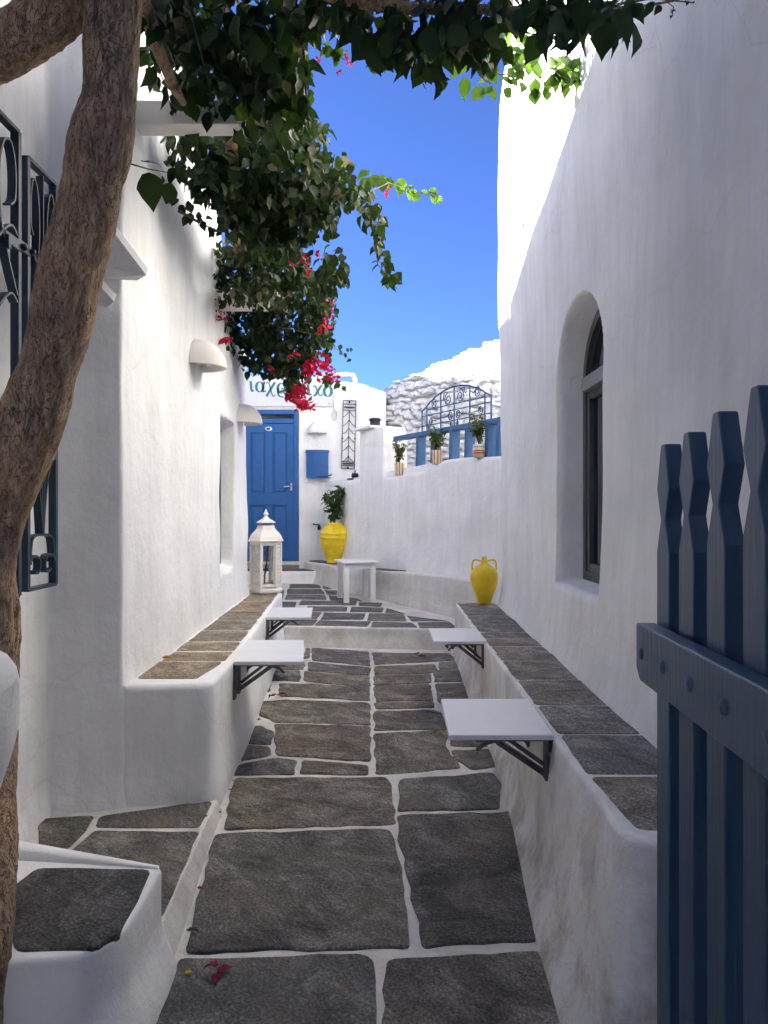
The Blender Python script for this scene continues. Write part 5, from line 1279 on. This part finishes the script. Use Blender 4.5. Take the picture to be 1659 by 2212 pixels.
# --- the picket gate, standing open
gt = empty('picket_gate', (.6, 1.2, 0), 'dark blue wooden picket gate standing open at the lane side', 'gate')
gL, gR = Vector((.627, 1.75)), Vector((.59, 1.10)); gd = (gR-gL).normalized(); gn = Vector((-abs(gd.y), 0)); gn = Vector((gd.y, -gd.x)); 
if gn.x > 0: gn = -gn                                             # towards the lane
def gp_(yy, o=0): t = (gL.y-yy)/(-gd.y); p = gL+gd*t+gn*o; return p
gang = math.atan2(gd.y, gd.x)
prf = [(.5, 0.0), (.5, -.235), (.22, -.165), (.50, -.095), (.30, -.012), (.22, 0)]
def picket(ya, w_, zt_):
    half = w_/2; L = []
    body = [(1.0, -1.66), (1.0, -.240), (.36, -.168), (1.0, -.098), (.40, -.010), (.30, 0.0)]
    pts = [(half*a, b) for a, b in body]+[(-half*a, b) for a, b in body[::-1]]
    c_ = gp_(ya-half)
    x3 = Vector((gd.x, gd.y, 0)); z3 = Vector((0, 0, 1)); n3 = Vector((-gn.x, -gn.y, 0))    # thickness away from the lane
    m4 = Matrix(((x3.x, z3.x, n3.x, c_.x), (x3.y, z3.y, n3.y, c_.y), (x3.z, z3.z, n3.z, zt_), (0, 0, 0, 1)))
    mb = MB(); mb.prism(pts, .036, m4); o = mb.build('picket', M['gate'], gt)
    bv = o.modifiers.new('b', 'BEVEL'); bv.width = .0035; bv.segments = 2; bv.limit_method = 'ANGLE'; bv.angle_limit = R(25)
for ya, zt_ in ((1.633, 1.700), (1.492, 1.711), (1.345, 1.732), (1.192, 1.752), (1.040, 1.765), (.888, 1.775)): picket(ya, .083, zt_)
def grail(za, zb, y0_, y1_, chamf):
    L = (y0_-y1_)/abs(gd.y); c_ = gp_(y0_, .0015)
    x3 = Vector((gd.x, gd.y, 0)); z3 = Vector((0, 0, 1)); n3 = Vector((gn.x, gn.y, 0))
    m4 = Matrix(((x3.x, z3.x, n3.x, c_.x), (x3.y, z3.y, n3.y, c_.y), (0, z3.z, 0, 0), (0, 0, 0, 1)))
    mb = MB(); mb.prism([(0, za+chamf), (0, zb), (L, zb), (L, za), (chamf*1.1, za)], .044, m4); o = mb.build('rail', M['gate'], gt)
    bv = o.modifiers.new('b', 'BEVEL'); bv.width = .004; bv.segments = 2
    return o
grail(1.172, 1.298, 1.635, .80, .024); grail(.20, .32, 1.635, .80, .018)
for ya in (1.593, 1.452, 1.305, 1.152, 1.0):
    for z_ in (1.236,):
        p = gp_(ya, .0458); mb = MB(); mb.lathe([(.001, .006), (.010, .005), (.0145, .001), (.0145, -.002)], (0, 0, 0), 16)
        mb.v = [(p.x+gn.x*c+gd.x*a, p.y+gn.y*c+gd.y*a, z_+b) for a, b, c in mb.v]; mb.build('bolt', M['gate'], gt)
mb = MB(); p = gp_(.74); mb.box((p.x+.02, p.y-.02, .85), (.10, .10, 1.9), gang, .01); mb.build('gate_post', M['gate'], gt)
for z_ in (.26, 1.235):
    mb = MB(); a_, b_ = gp_(.80, .02), gp_(.74, .02); mb.box(((a_.x+b_.x)/2-.02, (a_.y+b_.y)/2, z_), (.012, .14, .04), 0, .003); mb.build('hinge', M['black_iron'], gt)

# --- fallen leaves and bracts, the weed tuft
def fallen(p, size, mat, label, cat, rot, kind='leaf', n=1, grp='fallen leaves and flowers in the lane', slope=0.04):
    mb = MB()
    for k in range(n):
        v, f = leaf_vf(random.uniform(.25, .7), random.uniform(.2, .9), .8); a = rot+k*2.1
        fr_ = frame((math.cos(a), math.sin(a), random.uniform(.0, .25)), (random.uniform(-.2, .2), random.uniform(-.3, .1), 1)); zmin = min((fr_ @ Vector(q)).z for q in v)
        mb.add([Vector(p)+(fr_ @ Vector(q)-Vector((0, 0, zmin)))*size+Vector((0, 0, .001)) for q in v], f, True)
    o = mb.build('fallen_flower' if kind == 'flower' else 'fallen_leaf', M[mat], None, False)
    sd_ = o.modifiers.new('s', 'SOLIDIFY'); sd_.thickness = .0012
    return tag(o, label, cat, grp)
def lp(x, y): X, Y = on_low(x, y); return (X, Y, zlow(Y)+.012)
fallen(lp(470,2112), .055, 'petal_dark', 'crumpled magenta flower lying on the nearest slab', 'flower', .6, 'flower', 3)
fallen(lp(398,2112), .026, 'leaf_yellow', 'yellow leaf beside the crumpled magenta flower', 'leaf', .3)
fallen(lp(595,1518), .085, 'leaf_brown', 'orange brown leaf under the nearer bench table', 'leaf', 2.4)
fallen(lp(604,1508), .06, 'petal_dark', 'dark red bract touching the orange brown leaf', 'flower', .2, 'flower', 2)
fallen(lp(548,1789), .035, 'leaf_yellow', 'dull yellow leaf near the long joint of the largest slab', 'leaf', 2.6)
fallen(lp(600,1698), .030, 'leaf_yellow', 'small tan leaf on the slab in front of the two short stones', 'leaf', .2)
fallen(lp(503,1699), .034, 'leaf_yellow', 'bright orange leaf at the edge of the painted kerb', 'leaf', 1.2)
fallen(lp(497,1716), .028, 'litter', 'black leaf scrap below the bright orange leaf', 'leaf', 1.9)
fallen(lp(470,1765), .026, 'petal_dark', 'dark red scrap on the white kerb edge beside the ledge', 'flower', .9, 'flower')
fallen(lp(426,1930), .026, 'petal_dark', 'red bract scrap on the white kerb beside the largest slab', 'flower', .4, 'flower')
fallen(lp(412,2025), .030, 'litter', 'black curled scrap near the corner of the largest slab', 'leaf', .2, n=2)
fallen(lp(905,1421), .07, 'petal_dark', 'red bract on the slab just below the terrace riser', 'flower', .1, 'flower', 2)
pL = onz(350, 1427, .70+.012*.6); fallen((pL.x, pL.y, pL.z+.012), .06, 'leaf_yellow', 'yellow leaf lying on the slate bench at the wall foot', 'leaf', .4)
pK = onz(446, 1772, ZL); fallen((pK.x, pK.y, ZL+.010), .026, 'litter', 'black scrap on the raised ledge beside the kerb', 'leaf', 2.2)
wd_ = empty('weed_tuft', (.72, 6.9, zlow(6.9)), 'small green weed tuft at the bench foot under the far folding table', 'weed')
LFw = Leaves(); cw = Vector(at(985, 1392, 6.85))
for _ in range(46): LFw.put(cw+Vector((random.gauss(0, .04), random.gauss(0, .03), random.uniform(-.06, .03))), .05, tip=rv()+Vector((0, 0, .5)), mat='leaf_pot', narrow=True)
LFw.build(wd_, 0)
